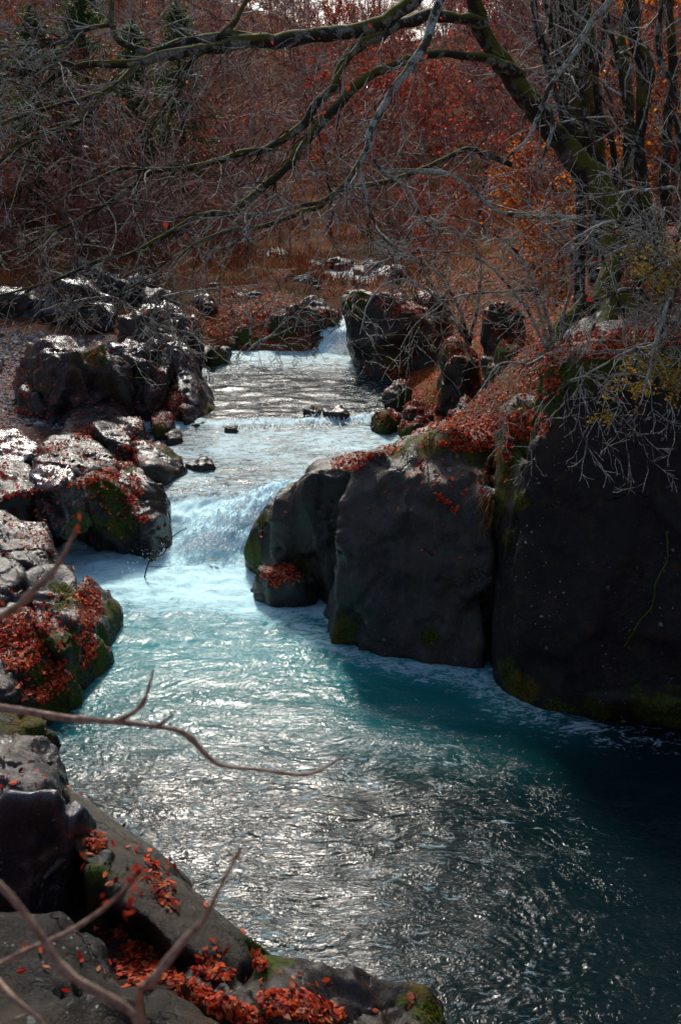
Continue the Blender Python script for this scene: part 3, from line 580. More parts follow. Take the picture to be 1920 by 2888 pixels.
# BVH of solid things for scattering
def bvh_all():
    Vs = [np.stack([*np.meshgrid(xs, ys)], -1).reshape(-1, 2)]
    gv = np.concatenate([Vs[0], TZ.reshape(-1, 1)], 1)
    i = np.arange(len(xs) * len(ys)).reshape(len(ys), len(xs)); gf = np.stack([i[:-1, :-1], i[:-1, 1:], i[1:, 1:], i[1:, :-1]], -1).reshape(-1, 4)
    verts = gv.tolist(); faces = gf.tolist(); off = len(verts)
    for v_, f_ in ROCKS:
        verts += v_.tolist(); faces += (f_ + off).tolist(); off += len(v_)
    return BVHTree.FromPolygons(verts, faces)
BVH = bvh_all()
CAM = Vector((0, 0, H))
def cast(px, py):
    d = Vector(ray(px, py)).normalized(); l, n, i, dd = BVH.ray_cast(CAM, d)
    return l, n
def drop(x, y):
    l, n, i, dd = BVH.ray_cast(Vector((x, y, 60)), Vector((0, 0, -1)))
    return l, n
def wl(x, y): return float(water_level(np.array([x]), np.array([y]))[0])

# moss cushions: round patches of the rock surface
MS = [(112, 615, .45), (104, 640, .45), (100, 660, .45), (80, 688, .5), (60, 700, .5), (30, 730, .6), (75, 640, .3), (70, 600, .3), (40, 670, .35), (50, 640, .25),
      (118, 505, .45), (108, 488, .4), (122, 525, .4), (80, 530, .5), (130, 470, .2), (172, 452, .4), (212, 415, .5), (204, 425, .45), (95, 353, .5), (160, 428, .3), (88, 560, .3), (64, 590, .25),
      (250, 555, .45), (255, 570, .35), (298, 568, .3), (262, 520, .22), (342, 632, .4), (335, 640, .3), (430, 638, .2), (215, 360, .8), (262, 950, .28), (273, 962, .25), (425, 1000, .25), (433, 1012, .3), (100, 870, .15),
      (560, 376, .5), (545, 388, .5), (535, 405, .5), (525, 420, .5), (517, 437, .45), (509, 455, .4), (503, 475, .35), (499, 500, .3), (505, 540, .2), (520, 500, .2), (430, 446, .3), (400, 450, .3), (475, 450, .35), (490, 448, .35),
      (380, 420, .6), (400, 430, .5), (430, 433, .6), (455, 430, .5), (410, 400, .5), (520, 690, .35), (505, 670, .3), (560, 706, .25), (600, 712, .3), (650, 712, .35), (675, 716, .35), (335, 345, 1.0), (330, 330, .6), (275, 345, 1.2), (250, 338, 1.0), (220, 325, .8), (500, 350, .6), (455, 350, .5), (530, 380, .6), (480, 330, .8), (520, 310, .8), (395, 365, .5), (350, 296, .8), (400, 292, 1.2), (590, 350, .6), (620, 345, .7), (655, 345, .7)]
mw = []
for (px, py, r_) in MS:
    l, n_ = cast(px, py)
    if l is not None: mw.append((l.x, l.y, l.z, r_ * .9))
for me_, V_, n_ in RMESH:
    a_ = np.zeros(len(V_), dtype=np.float32); me_.attributes['moss'].data.foreach_get('value', a_)
    for (mx, my, mz, mr) in mw:
        if abs(V_[:, 0].mean() - mx) > 9: continue
        d2 = ((V_ - np.array((mx, my, mz))) ** 2).sum(1); a_ = np.maximum(a_, .95 * np.exp(-d2 / (mr * mr)))
    me_.attributes['moss'].data.foreach_set('value', a_.astype(np.float32))
# ------------------------------------------------------------------ leaves
def leaf_mesh(name, pts, nrm, size, mat, rng, flat=.5, aspect=.6, lc=None):
    pts = np.asarray(pts, float); n = len(pts); nrm = np.asarray(nrm, float)
    nn = nrm + flat * rng.normal(size=(n, 3)); nn /= np.linalg.norm(nn, axis=1)[:, None]
    t = rng.normal(size=(n, 3)); t -= nn * (t * nn).sum(1)[:, None]; t /= np.linalg.norm(t, axis=1)[:, None]
    s = np.cross(nn, t); L = np.asarray(size)[:, None] * np.ones((n, 1)) * rng.uniform(.55, 1.35, (n, 1))
    W = L * aspect * rng.uniform(.7, 1.1, (n, 1)); cu = L * rng.uniform(-.05, .3, (n, 1))
    # six-point leaf folded along the midrib and curled
    a = pts - t * L * .5 + nn * cu * .5; b_ = pts - t * L * .12 + s * W * .5 + nn * cu * .55; c_ = pts + t * L * .22 + s * W * .4 + nn * cu * .5
    d_ = pts + t * L * .55 + nn * cu * .9; e_ = pts + t * L * .22 - s * W * .4 + nn * cu * .5; f_ = pts - t * L * .12 - s * W * .5 + nn * cu * .55
    V = np.stack([a, b_, c_, d_, e_, f_], 1).reshape(-1, 3); i = np.arange(n)[:, None] * 6
    F = np.concatenate([i + np.array([0, 1, 2, 3]), i + np.array([0, 3, 4, 5])])
    lc = rng.random(n) if lc is None else lc
    return mesh_np(name, V, F, False, mat, {'lc': np.repeat(lc, 6)})
nrg = np.random.default_rng(7)
lp, ln, ls = [], [], []
def patch(cx, cy, rx, ry, n, ang=0, sz=.052, mz=.25):
    ca, sa = cos(radians(ang)), sin(radians(ang))
    for _ in range(n):
        r = nrg.random() ** .6; a = nrg.random() * 6.283; ux, uy = r * cos(a) * rx, r * sin(a) * ry
        l, nn = cast(cx + ux * ca - uy * sa, cy + ux * sa + uy * ca)
        if l is None or nn.z < mz or l.z < wl(l.x, l.y) + .03: continue
        lp.append(tuple(l + nn * (.008 + .02 * nrg.random()))); ln.append(tuple(nn)); ls.append(sz)
for q in [(20, 640, 24, 34, 900), (88, 605, 13, 26, 450), (83, 647, 13, 22, 420), (55, 676, 14, 15, 260), (36, 696, 17, 7, 120), (30, 502, 30, 14, 420), (84, 568, 5, 16, 90, -20), (128, 497, 6, 16, 130, -38), (142, 518, 9, 5, 50), (45, 625, 6, 12, 60),
          (84, 432, 14, 8, 260), (125, 457, 14, 12, 400), (112, 476, 8, 8, 150), (174, 404, 9, 16, 300, 15), (160, 420, 12, 6, 120), (40, 415, 22, 7, 160), (3, 470, 6, 10, 60), (140, 440, 12, 5, 120), (75, 385, 6, 18, 60, -20), (160, 375, 5, 12, 60),
          (281, 576, 20, 13, 420), (350, 462, 20, 9, 260, -8), (385, 452, 20, 4, 120, -15), (470, 446, 34, 6, 380, 3), (445, 503, 17, 3, 130, 40), (500, 445, 16, 12, 240), (505, 470, 6, 22, 90),
          (395, 374, 42, 8, 500, 6), (415, 408, 30, 16, 700, -25), (385, 420, 14, 14, 250), (470, 425, 40, 14, 900), (520, 425, 30, 16, 700), (500, 320, 60, 26, 2200), (540, 350, 30, 24, 900), (560, 300, 30, 20, 500), (450, 345, 26, 20, 500), (352, 299, 8, 3, 60), (372, 302, 20, 5, 120), (400, 310, 30, 10, 300), (480, 395, 30, 16, 400), (540, 385, 20, 20, 300),
          (160, 885, 11, 34, 110, -30, .06), (112, 932, 20, 7, 110, 10, .06), (140, 967, 26, 22, 420, 35, .06), (205, 968, 28, 10, 200, 20, .06), (210, 1000, 70, 10, 520, 27, .06), (300, 1008, 42, 13, 420, 12, .06), (258, 960, 14, 5, 60, 45, .065), (95, 842, 13, 9, 90, 20, .065), (82, 862, 5, 9, 25, 0, .065), (300, 985, 40, 8, 14), (390, 1000, 30, 15, 5), (20, 770, 30, 22, 16), (220, 950, 20, 10, 14), (60, 960, 50, 30, 10, 0, .06)]:
    patch(*q)
patch(265, 322, 75, 22, 1300, 0, .085); patch(240, 300, 60, 18, 500, 0, .09)
patch(600, 345, 44, 14, 700); patch(650, 335, 40, 14, 300); patch(430, 300, 60, 20, 500)
patch(60, 380, 60, 45, 500, 0, .06); patch(12, 385, 22, 40, 450, 0, .06)
patch(70, 500, 70, 60, 800); patch(60, 650, 60, 60, 500); patch(150, 420, 40, 30, 400); patch(15, 440, 30, 20, 160); patch(95, 478, 20, 6, 160, -20); patch(50, 448, 20, 5, 120, -15); patch(135, 485, 7, 12, 120, -30); patch(240, 320, 80, 30, 400, 0, .06)
# thin general litter on both banks
for _ in range(30000):
    if _ % 2: x_, y_ = nrg.uniform(1, 9), nrg.uniform(12, 33)
    else: x_, y_ = nrg.uniform(-13, 2), nrg.uniform(3, 34)
    l, nn = drop(x_, y_)
    if l is None or nn.z < .45 or l.z < wl(l.x, l.y) + .05: continue
    if x_ < 1 and noise(np.array([[x_ * 1.4, y_ * 1.4, 3.]]), 5)[0] < .0: continue
    lp.append(tuple(l + nn * .012)); ln.append(tuple(nn)); ls.append(.065)
o = link('fallen_leaves', leaf_mesh('fallen_leaves', lp, ln, np.array(ls), M['litter'], nrg, .38, .62))
tag(o, 'red and russet fallen leaves drifted over the rocks and banks', 'leaves', kind='stuff')

# raised tufts on the moss cushions
gp, gn = [], []
for (px, py, r_) in MS:
    for _ in range(170):
        l, n_ = cast(px + nrg.normal() * 5, py + nrg.normal() * 5)
        if l is None or l.z < wl(l.x, l.y) + .02: continue
        k_ = noise(np.array([[l.x * 4, l.y * 4, l.z * 4]]), 3)[0]
        if k_ < -.05: continue
        gp.append(tuple(l + n_ * .006)); gn.append(tuple(n_))
M['moss_tuft'] = mat_leaf('moss_tuft', [(0, (.02, .045, .004)), (.6, (.09, .12, .01)), (.85, (.2, .18, .015)), (1, (.22, .1, .01))], .3, .8)
tag(link('moss', leaf_mesh('moss', gp, gn, np.full(len(gp), .026), M['moss_tuft'], nrg, .9, .5)), 'green and ochre moss tufts on the rock edges', 'moss', kind='stuff')
# yellow leaves caught at the foot of the overhanging rock and drifting below the rapid
yp, yn = [], []
for (px, py, rx, ry, n_) in [(134, 547, 4, 3, 14), (126, 549, 4, 2, 6), (215, 566, 10, 1.5, 5)]:
    for _ in range(n_):
        q = P(px + nrg.normal() * rx * .6, py + nrg.normal() * ry * .6, .0); yp.append((q[0], q[1], wl(q[0], q[1]) + (.10 if py > 560 else .14))); yn.append((0, 0, 1.))
tag(link('yellow_leaves', leaf_mesh('yellow_leaves', yp, yn, np.full(len(yp), .07), M['leaf_yellow'], nrg, .4, .7, lc=nrg.uniform(.5, 1, len(yp)))), 'yellow leaves caught at the foot of the overhanging rock in the white water', 'leaves', kind='stuff')
# pebbles on the gravel bar
pv, pf = ico(1); n = 7000; gx0 = nrg.uniform(-15, -5.6, n); gy0 = nrg.uniform(20.5, 31, n)
gz0 = terrain_z(gx0, gy0); sc = nrg.uniform(.02, .055, n) * (1 + (nrg.random(n) < .06) * 1.6)
vv = pv[None] * (sc[:, None, None] * nrg.uniform(.6, 1.2, (n, 1, 3))) + np.stack([gx0, gy0, gz0], 1)[:, None, :]
ff_ = (pf[None] + (np.arange(n) * len(pv))[:, None, None]).reshape(-1, 3)
m, nt, b = new_mat('pebble'); g = N(nt)
g.L(g.ramp(g.attr('lc'), [(0, (.05, .05, .05)), (.6, (.15, .14, .14)), (1, (.32, .3, .29))]), b.inputs['Base Color']); b.inputs['Roughness'].default_value = .6
o = link('gravel', mesh_np('gravel', vv.reshape(-1, 3), ff_, False, m, {'lc': np.repeat(nrg.random(n), len(pv))})); tag(o, 'grey pebbles of the gravel bar on the left', 'gravel', kind='stuff')

# ------------------------------------------------------------------ wood
def tubes(lines, sides=4):
    Vs, Fs, off = [], [], 0
    ang = np.arange(sides) / sides * 2 * pi; ca, sa = np.cos(ang), np.sin(ang)
    for pts, rad in lines:
        pts = np.asarray(pts, float); n = len(pts)
        t = np.gradient(pts, axis=0); t /= (np.linalg.norm(t, axis=1)[:, None] + 1e-9)
        ref = np.array((.31, .2, .93)) if abs((t[0] @ np.array((.31, .2, .93)))) < .9 else np.array((1., .1, 0))
        a = np.cross(t, ref); a /= (np.linalg.norm(a, axis=1)[:, None] + 1e-9); b_ = np.cross(t, a)
        rad = np.asarray(rad, float)[:, None, None]
        ring = pts[:, None, :] + rad * (a[:, None, :] * ca[None, :, None] + b_[:, None, :] * sa[None, :, None])
        Vs.append(ring.reshape(-1, 3)); i = np.arange(n * sides).reshape(n, sides) + off
        Fs.append(np.stack([i[:-1], np.roll(i[:-1], -1, 1), np.roll(i[1:], -1, 1), i[1:]], -1).reshape(-1, 4)); off += n * sides
    return np.concatenate(Vs), np.concatenate(Fs)
def resample(pts, step):
    pts = np.asarray(pts, float)
    # Catmull-Rom
    out = []
    n = len(pts)
    for i in range(n - 1):
        p0 = pts[max(i - 1, 0)]; p1 = pts[i]; p2 = pts[i + 1]; p3 = pts[min(i + 2, n - 1)]
        k = max(2, int(np.linalg.norm(p2[:3] - p1[:3]) / step))
        for s in range(k):
            t = s / k
            out.append(.5 * ((2 * p1) + (-p0 + p2) * t + (2 * p0 - 5 * p1 + 4 * p2 - p3) * t * t + (-p0 + 3 * p1 - 3 * p2 + p3) * t ** 3))
    out.append(pts[-1]); return np.array(out)
def grow(out, p, d, L, r, lev, rg, nseg=6, wig=.22, up=0.0, nch=(5, 8), ratio=(.35, .65), spread=(25, 65), rr=.55, tmin=.2, minr=.0):
    d = d / np.linalg.norm(d); pts = [p]; cur = d.copy()
    for k in range(nseg):
        cur = cur + rg.normal(size=3) * wig; cur[2] += up; cur /= np.linalg.norm(cur)
        pts.append(pts[-1] + cur * L / nseg)
    pts = np.array(pts); rad = np.maximum(r * (1 - .75 * np.linspace(0, 1, nseg + 1)), minr)
    out.setdefault(lev, []).append((pts, rad))
    if lev <= 0: return
    for _ in range(rg.integers(nch[0], nch[1] + 1)):
        t = rg.uniform(tmin, 1.0); j = t * nseg; i = min(int(j), nseg - 1); q = pts[i] + (pts[i + 1] - pts[i]) * (j - i)
        tg = pts[i + 1] - pts[i]; tg /= np.linalg.norm(tg)
        ax = rg.normal(size=3); ax -= tg * (ax @ tg); ax /= np.linalg.norm(ax); a = radians(rg.uniform(*spread))
        grow(out, q, tg * cos(a) + ax * sin(a), L * rg.uniform(*ratio) * (1.15 - .5 * t), max(r * (1 - .75 * t) * rr, minr), lev - 1, rg, nseg, wig, up, nch, ratio, spread, rr, tmin, minr)

# torn strands of white water thrown along the rapid
sr_ = np.random.default_rng(9); st_ = []
for _ in range(1650):
    if _ < 1100:
        y0 = sr_.uniform(15.5, 17.5); x0 = -1.75 + .75 * (y0 - 16.2) + sr_.normal(0, .42); hgt_ = abs(sr_.normal(0, .05)); L = sr_.uniform(.05, .14)
        if not (-3.0 < x0 < -.95 + .1 * (y0 - 15.5)): continue
        d = np.array((-.55, -.83)) + sr_.normal(size=2) * .28
    elif _ < 1350: y0 = sr_.uniform(21.8, 22.5) ; x0 = sr_.uniform(-2.6, .9); y0 += .15 * x0; hgt_ = abs(sr_.normal(0, .015)); L = sr_.uniform(.08, .2); d = np.array((-.1, -1)) + sr_.normal(size=2) * .3
    else: y0 = sr_.uniform(30.4, 31.5); x0 = sr_.normal(.1, .25); hgt_ = abs(sr_.normal(0, .08)); L = sr_.uniform(.1, .3); d = np.array((0, -1)) + sr_.normal(size=2) * .25
    t_ = np.linspace(0, 1, 5); px_ = x0 + d[0] * L * t_; py_ = y0 + d[1] * L * t_
    pz_ = water_level(px_, py_) + .045 + .14 * float(np.exp(-((x0 + 1.75 - .75 * (y0 - 16.2)) / .62) ** 2)) * (y0 < 18) + hgt_ * 4 * t_ * (1 - t_)
    st_.append((np.stack([px_ + sr_.normal(size=5) * .006, py_, pz_ + sr_.normal(size=5) * .008], 1), sr_.uniform(.004, .010) * np.array([.3, .9, 1, .8, .2])))
V, F = tubes(st_, 4)
tag(link('white_water', mesh_np('white_water', V, F, True, md)), 'torn white strands of water in the rapid and over the weir', 'foam', kind='stuff')
# --- traced tree: points are (px, py, depth, radius)
def line(pts, step=.12, wob=.012, seed=1):
    A = np.array([[*Y(q[0], q[1], q[2]), q[3]] for q in pts]); A = resample(A, step)
    A[:, :3] += np.stack([fbm(A[:, :3] * 2.2, 3, seed + k * 50) for k in range(3)], 1) * (wob + A[:, 3:4] * .35)
    A[:, 3] *= 1 + .25 * noise(A[:, :3] * 5, seed + 7)
    return A[:, :3], np.maximum(A[:, 3] * (.86 if A[:, 3].max() > .03 else 1), .003)
def twigs_along(ln_, rg, n, L=(.4, 1.3), r=.006, lev=1, bias=(0, 0, -.25), tr=(.15, 1), **kw):
    pts, rad = ln_; out = {}; n = max(4, int(n * .85))
    for _ in range(n):
        i = int(len(pts) * rg.uniform(*tr)); i = min(max(i, 1), len(pts) - 1)
        tg = pts[i] - pts[i - 1]; tg /= np.linalg.norm(tg) + 1e-9
        d = tg * .7 + rg.normal(size=3) * .6 + np.array(bias)
        grow(out, pts[i], d, rg.uniform(*L), min(rad[i] * .6, r * rg.uniform(.8, 1.5)), lev, rg, 7, .17, **dict(dict(up=-.02, nch=(2, 3), minr=.0032), **kw))
    return [l for v in out.values() for l in v]
def thing(name, label, cat, loc, group=None):
    o = bpy.data.objects.new(name, None); COL.objects.link(o); o.location = loc; o.empty_display_size = .2; tag(o, label, cat, group); return o
def part(name, lines, mat, root, sides=6):
    V, F = tubes(lines, sides); V = V - np.array(root.location)[None]
    return link(name, mesh_np(name, V, F, True, M[mat]), root)
rg = np.random.default_rng(21)
# the leaning tree and its long limbs
tr = thing('leaning_tree', 'thick mossy tree leaning over the river from the right bank with long limbs reaching across', 'tree', tuple(Y(575, 388, 12.9)))
trunk = line([(560, 396, 12.7, .26), (585, 352, 13.0, .19), (603, 310, 13.3, .17), (612, 250, 13.8, .17), (608, 200, 14.2, .2), (594, 173, 14.4, .2), (555, 140, 14.6, .185), (525, 98, 14.7, .17), (499, 61, 14.8, .15), (481, 26, 14.8, .13), (473, -20, 14.8, .12), (470, -80, 14.8, .1)], .08)
part('trunk', [trunk], 'bark_trunk', tr, 14)
roots = [line([(603, 312, 13.2, .16), (585, 340, 12.8, .13), (566, 372, 12.4, .1), (548, 392, 12.2, .06), (535, 420, 11.9, .03)], .06), line([(610, 300, 13.2, .15), (600, 350, 12.5, .12), (590, 385, 12.0, .06), (600, 420, 11.7, .03)], .06),
         line([(590, 300, 13.3, .13), (560, 328, 13.2, .12), (552, 358, 13.0, .1), (545, 380, 12.8, .06)], .06), line([(615, 290, 13.3, .13), (640, 330, 12.6, .1), (660, 352, 12.2, .05)], .06)]
part('roots', roots, 'bark_trunk', tr, 10)
LIMBS = {
 'upper': [(483, 24, 14.8, .10), (455, 20, 14.4, .085), (431, 15, 14.0, .085), (405, 22, 13.7, .08), (383, 33, 13.4, .075), (362, 43, 13.2, .075), (340, 67, 13.0, .06), (332, 87, 12.8, .065), (314, 108, 12.7, .06), (304, 124, 12.6, .06), (282, 139, 12.5, .055), (260, 150, 12.4, .05), (239, 154, 12.3, .048), (206, 163, 12.1, .042), (184, 168, 12.0, .04), (163, 170, 12.0, .036), (147, 170, 11.9, .033), (121, 169, 11.8, .028), (104, 176, 11.7, .024), (87, 184, 11.6, .02), (65, 193, 11.5, .014), (30, 214, 11.4, .006)],
 'middle': [(520, 76, 14.7, .10), (487, 59, 14.2, .075), (459, 55, 13.8, .06), (427, 54, 13.4, .06), (401, 63, 13.1, .068), (373, 74, 12.9, .065), (351, 93, 12.7, .062), (340, 104, 12.6, .06), (321, 121, 12.5, .058), (304, 141, 12.4, .056), (291, 163, 12.3, .055), (275, 178, 12.2, .052), (260, 190, 12.1, .05), (245, 204, 12.0, .048), (234, 214, 12.0, .046), (213, 215, 11.9, .042), (189, 221, 11.8, .036), (165, 236, 11.7, .034), (147, 247, 11.6, .032), (134, 254, 11.5, .028), (93, 263, 11.4, .025), (65, 277, 11.3, .021), (33, 287, 11.2, .017), (0, 296, 11.1, .012), (-40, 305, 11, .006)],
 'fork': [(163, 170, 12.0, .028), (150, 174, 11.9, .03), (117, 197, 11.7, .025), (95, 210, 11.6, .023), (65, 227, 11.5, .02), (33, 241, 11.4, .016), (11, 252, 11.3, .012), (-30, 265, 11.2, .006)],
 'low': [(510, 165, 14.6, .05), (470, 150, 14.0, .04), (430, 165, 13.4, .035), (390, 180, 12.9, .034), (340, 191, 12.4, .034), (321, 204, 12.2, .034), (301, 211, 12.0, .033), (260, 227, 11.8, .03), (228, 230, 11.6, .027), (195, 245, 11.4, .02), (160, 270, 11.2, .014), (110, 300, 11.0, .006)],
}
br = {}
for k, v in LIMBS.items():
    br[k] = line(v, .09, seed=len(k) * 13); part('branch', [br[k]], 'bark_branch', tr, 9)
tw = twigs_along(br['upper'], rg, 50, (.4, 1.8), .009, 2, tr=(.3, 1)) + twigs_along(br['middle'], rg, 60, (.4, 1.6), .009, 2, tr=(.3, 1)) + twigs_along(br['fork'], rg, 30, (.3, 1.3), .008, 2) + twigs_along(br['low'], rg, 40, (.3, 1.3), .008, 2)
part('twigs', tw, 'twig_mid', tr, 3)
# great bough entering from above
t2 = thing('overhead_tree', 'tree outside the top edge whose thick mossy bough crosses the whole top of the view', 'tree', tuple(Y(860, 330, 12.4)))
part('trunk', [line([(860, 330, 12.4, .3), (850, 200, 12.6, .25), (830, 0, 12.8, .2), (740, -120, 13.0, .18), (560, -130, 13, .16), (450, -70, 12.9, .13), (425, -25, 12.8, .115), (411, 0, 12.7, .11)], .12)], 'bark_trunk', t2, 12)
bough = line([(411, 0, 12.7, .105), (398, 14, 12.6, .1), (370, 27, 12.4, .095), (340, 32, 12.2, .09), (304, 36, 12.0, .09), (275, 43, 11.8, .088), (239, 44, 11.6, .08), (206, 49, 11.4, .06), (184, 51, 11.2, .062), (156, 56, 11.1, .055), (139, 62, 11.0, .05), (104, 64, 10.9, .042), (76, 67, 10.8, .036), (50, 80, 10.7, .026), (38, 90, 10.6, .012)], .08)
b2 = line([(275, 42, 11.85, .06), (245, 38, 11.7, .06), (217, 35, 11.6, .058), (189, 40, 11.4, .05), (165, 47, 11.3, .05), (147, 51, 11.2, .048), (121, 42, 11.2, .044), (113, 26, 11.3, .038), (111, 0, 11.4, .034), (112, -40, 11.6, .02)], .08)
b3 = line([(139, 62, 11.0, .035), (130, 74, 10.9, .034), (104, 93, 10.8, .032), (76, 100, 10.7, .028), (50, 107, 10.6, .024), (22, 115, 10.5, .02), (0, 124, 10.4, .015), (-30, 140, 10.3, .008)], .08)
b4 = line([(104, 93, 10.8, .026), (95, 105, 10.8, .024), (80, 119, 10.7, .022), (45, 135, 10.6, .018), (20, 148, 10.5, .014), (0, 162, 10.4, .01), (-20, 175, 10.4, .006)], .08)
b5 = line([(76, 67, 10.8, .03), (60, 62, 10.7, .028), (40, 70, 10.6, .026), (0, 78, 10.5, .018), (-30, 84, 10.4, .01)], .08)
b6 = line([(115, 22, 11.3, .028), (85, 30, 11.0, .026), (55, 42, 10.8, .02), (20, 46, 10.6, .014), (-30, 47, 10.4, .01)], .08)
b7 = line([(220, 35, 11.6, .04), (235, 20, 11.7, .036), (243, 5, 11.8, .03), (262, -20, 12, .02)], .08)
b8 = line([(206, 52, 11.4, .02), (190, 62, 11.4, .016), (170, 95, 11.3, .014), (155, 120, 11.3, .012), (146, 145, 11.2, .01), (143, 170, 11.2, .006)], .08)
b9 = line([(190, 66, 11.4, .018), (180, 90, 11.3, .014), (168, 118, 11.3, .012), (166, 160, 11.2, .006)], .08)
part('bough', [bough], 'bark_branch', t2, 12)
for q in (b2, b3, b4, b5, b6, b7, b8, b9): part('branch', [q], 'bark_branch', t2, 8)
tw = []
for q, n_ in ((bough, 40), (b2, 26), (b3, 32), (b4, 24), (b5, 34), (b6, 34), (b7, 14), (b8, 8), (b9, 8)): tw += twigs_along(q, rg, int(n_ * 1.1), (.3, 1.6), .008, 2, bias=(-.5, 0, -.05))
part('twigs', tw, 'twig_pale', t2, 3)
# lichen-white branch hanging in front
t3 = thing('hanging_branch_tree', 'slender tree with a pale lichen covered branch hanging down over the river', 'tree', tuple(Y(820, 335, 11.8)))
part('trunk', [line([(820, 335, 11.8, .16), (810, 200, 11.6, .14), (780, 0, 11.2, .11), (680, -120, 11, .09), (540, -130, 10.9, .06), (455, -60, 10.7, .055), (442, 0, 10.6, .05)], .12)], 'bark_lichen', t3, 9)
c1 = line([(442, 0, 10.6, .045), (433, 20, 10.5, .048), (425, 43, 10.4, .05), (405, 74, 10.2, .046), (392, 90, 10.1, .042), (383, 104, 10.0, .038), (368, 130, 9.9, .036), (366, 150, 9.8, .034), (353, 174, 9.7, .032), (340, 189, 9.6, .028), (320, 202, 9.5, .022), (300, 206, 9.4, .018), (270, 214, 9.3, .015), (240, 212, 9.2, .010)], .06)
c2 = line([(373, 158, 9.8, .018), (383, 171, 9.8, .02), (403, 170, 9.8, .022), (448, 174, 9.9, .022), (474, 191, 10, .022), (496, 210, 10.1, .02), (524, 217, 10.2, .02), (557, 216, 10.3, .018), (600, 221, 10.4, .014), (640, 215, 10.5, .008)], .06)
c3 = line([(360, 168, 9.8, .012), (365, 195, 9.7, .014), (373, 222, 9.6, .013), (384, 240, 9.6, .01), (400, 250, 9.6, .008), (430, 262, 9.6, .005)], .06)
c4 = line([(383, 171, 9.8, .016), (405, 185, 9.8, .014), (415, 200, 9.8, .012), (425, 222, 9.8, .01), (450, 232, 9.8, .008), (480, 236, 9.8, .005)], .06)
c5 = line([(340, 189, 9.6, .014), (330, 205, 9.5, .012), (338, 225, 9.4, .009), (332, 250, 9.4, .005)], .06)
for q in (c1, c2, c3, c4, c5): part('branch', [q], 'bark_lichen', t3, 8)
tw = []
for q, n_ in ((c1, 46), (c2, 36), (c3, 12), (c4, 16), (c5, 6)): tw += twigs_along(q, rg, n_, (.25, 1.0), .006, 2, bias=(-.2, 0, -.4))
part('twigs', tw, 'twig_pale', t3, 3)
# stems on the right
STEMS = [
 ('broad dark trunk at the centre of the trunk cluster on the right', 'bark_trunk', [(600, 200, 17.5, .22), (585, 165, 17.4, .2), (580, 120, 17.3, .19), (572, 60, 17.2, .18), (563, 0, 17, .17), (560, -60, 17, .15)]),
 ('dark trunk close behind the right edge of the broad trunk', 'bark_trunk', [(612, 205, 18, .15), (597, 165, 18, .13), (594, 110, 18, .12), (590, 60, 18, .12), (583, 0, 18, .11), (578, -60, 18, .1)]),
 ('grey lichened stem rising left of the broad trunk, outer of two', 'bark_stem', [(580, 190, 15.6, .08), (570, 156, 15.6, .075), (559, 108, 15.6, .06), (548, 65, 15.6, .065), (535, 20, 15.6, .06), (528, -40, 15.6, .05)]),
 ('grey lichened stem rising left of the broad trunk, inner of two', 'bark_stem', [(592, 190, 15.9, .08), (579, 163, 15.9, .075), (568, 119, 15.9, .06), (557, 65, 15.9, .065), (546, 0, 15.9, .06), (540, -50, 15.9, .05)]),
 ('thin pale stem crossing in front of the broad trunk', 'bark_stem', [(597, 195, 15.2, .06), (590, 160, 15.2, .05), (583, 110, 15.2, .045), (580, 70, 15.2, .04), (576, 20, 15.2, .035), (574, -40, 15.2, .03)]),
 ('dark trunk with a mossy burl near the right edge', 'bark_trunk', [(655, 235, 14.8, .14), (641, 187, 14.8, .115), (638, 140, 14.8, .1), (640, 104, 14.8, .1), (646, 72, 14.8, .14), (636, 40, 14.8, .1), (631, 0, 14.8, .095), (626, -50, 14.8, .08)]),
 ('crooked pale stem between the trunk cluster and the burl trunk', 'bark_stem', [(640, 215, 13.6, .05), (626, 180, 13.6, .045), (635, 139, 13.6, .042), (626, 113, 13.6, .04), (618, 65, 13.6, .036), (607, 22, 13.6, .032), (600, -30, 13.6, .025)]),
 ('thin winding white stem at the right edge of the view', 'bark_stem', [(690, 260, 12.6, .045), (678, 134, 12.6, .04), (671, 110, 12.6, .038), (670, 87, 12.6, .036), (660, 62, 12.6, .036), (657, 33, 12.6, .034), (660, 0, 12.6, .03), (655, -40, 12.6, .025)]),
 ('dark stem just left of the burl trunk', 'bark_trunk', [(628, 215, 16.4, .1), (625, 160, 16.4, .09), (628, 100, 16.4, .085), (622, 50, 16.4, .08), (626, 0, 16.4, .06), (628, -50, 16.4, .06)]),
 ('bent dark stem between the broad trunk and the crooked pale stem', 'bark_trunk', [(618, 210, 15.8, .08), (615, 175, 15.8, .06), (612, 145, 15.8, .06), (601, 120, 15.8, .06), (595, 80, 15.8, .05), (604, 30, 15.8, .045), (600, -40, 15.8, .04)]),
 ('slim dark tree leaning out at the far right corner', 'bark_trunk', [(668, 240, 18, .12), (664, 160, 18, .1), (672, 80, 18, .09), (668, 0, 18, .08), (672, -50, 18, .06)]),
]
for lab, mt, pts in STEMS:
    l0 = line(pts, .1, seed=len(lab)); base = l0[0][0]; l, nn = drop(base[0], base[1])
    gz_ = l.z - .1
    if base[2] > gz_:      # carry the stem down to the ground
        ex = np.array([[base[0] + .12 * k_, base[1], base[2] + (gz_ - base[2]) * k_] for k_ in (1, .66, .33)])
        l0 = (np.concatenate([ex, l0[0]]), np.concatenate([l0[1][0] * np.array([1.25, 1.12, 1.04]), l0[1]]))
    tt = thing('tree', lab, 'tree', tuple(l0[0][0])); part('trunk', [l0], mt, tt, 9)
    part('twigs', twigs_along(l0, rg, 12 if mt == 'bark_trunk' else 18, (.6, 2.2), .012, 2, bias=(-.2, -.2, .2), tr=(.35, 1), up=.02), 'twig_mid' if mt == 'bark_trunk' else 'twig_pale', tt, 3)
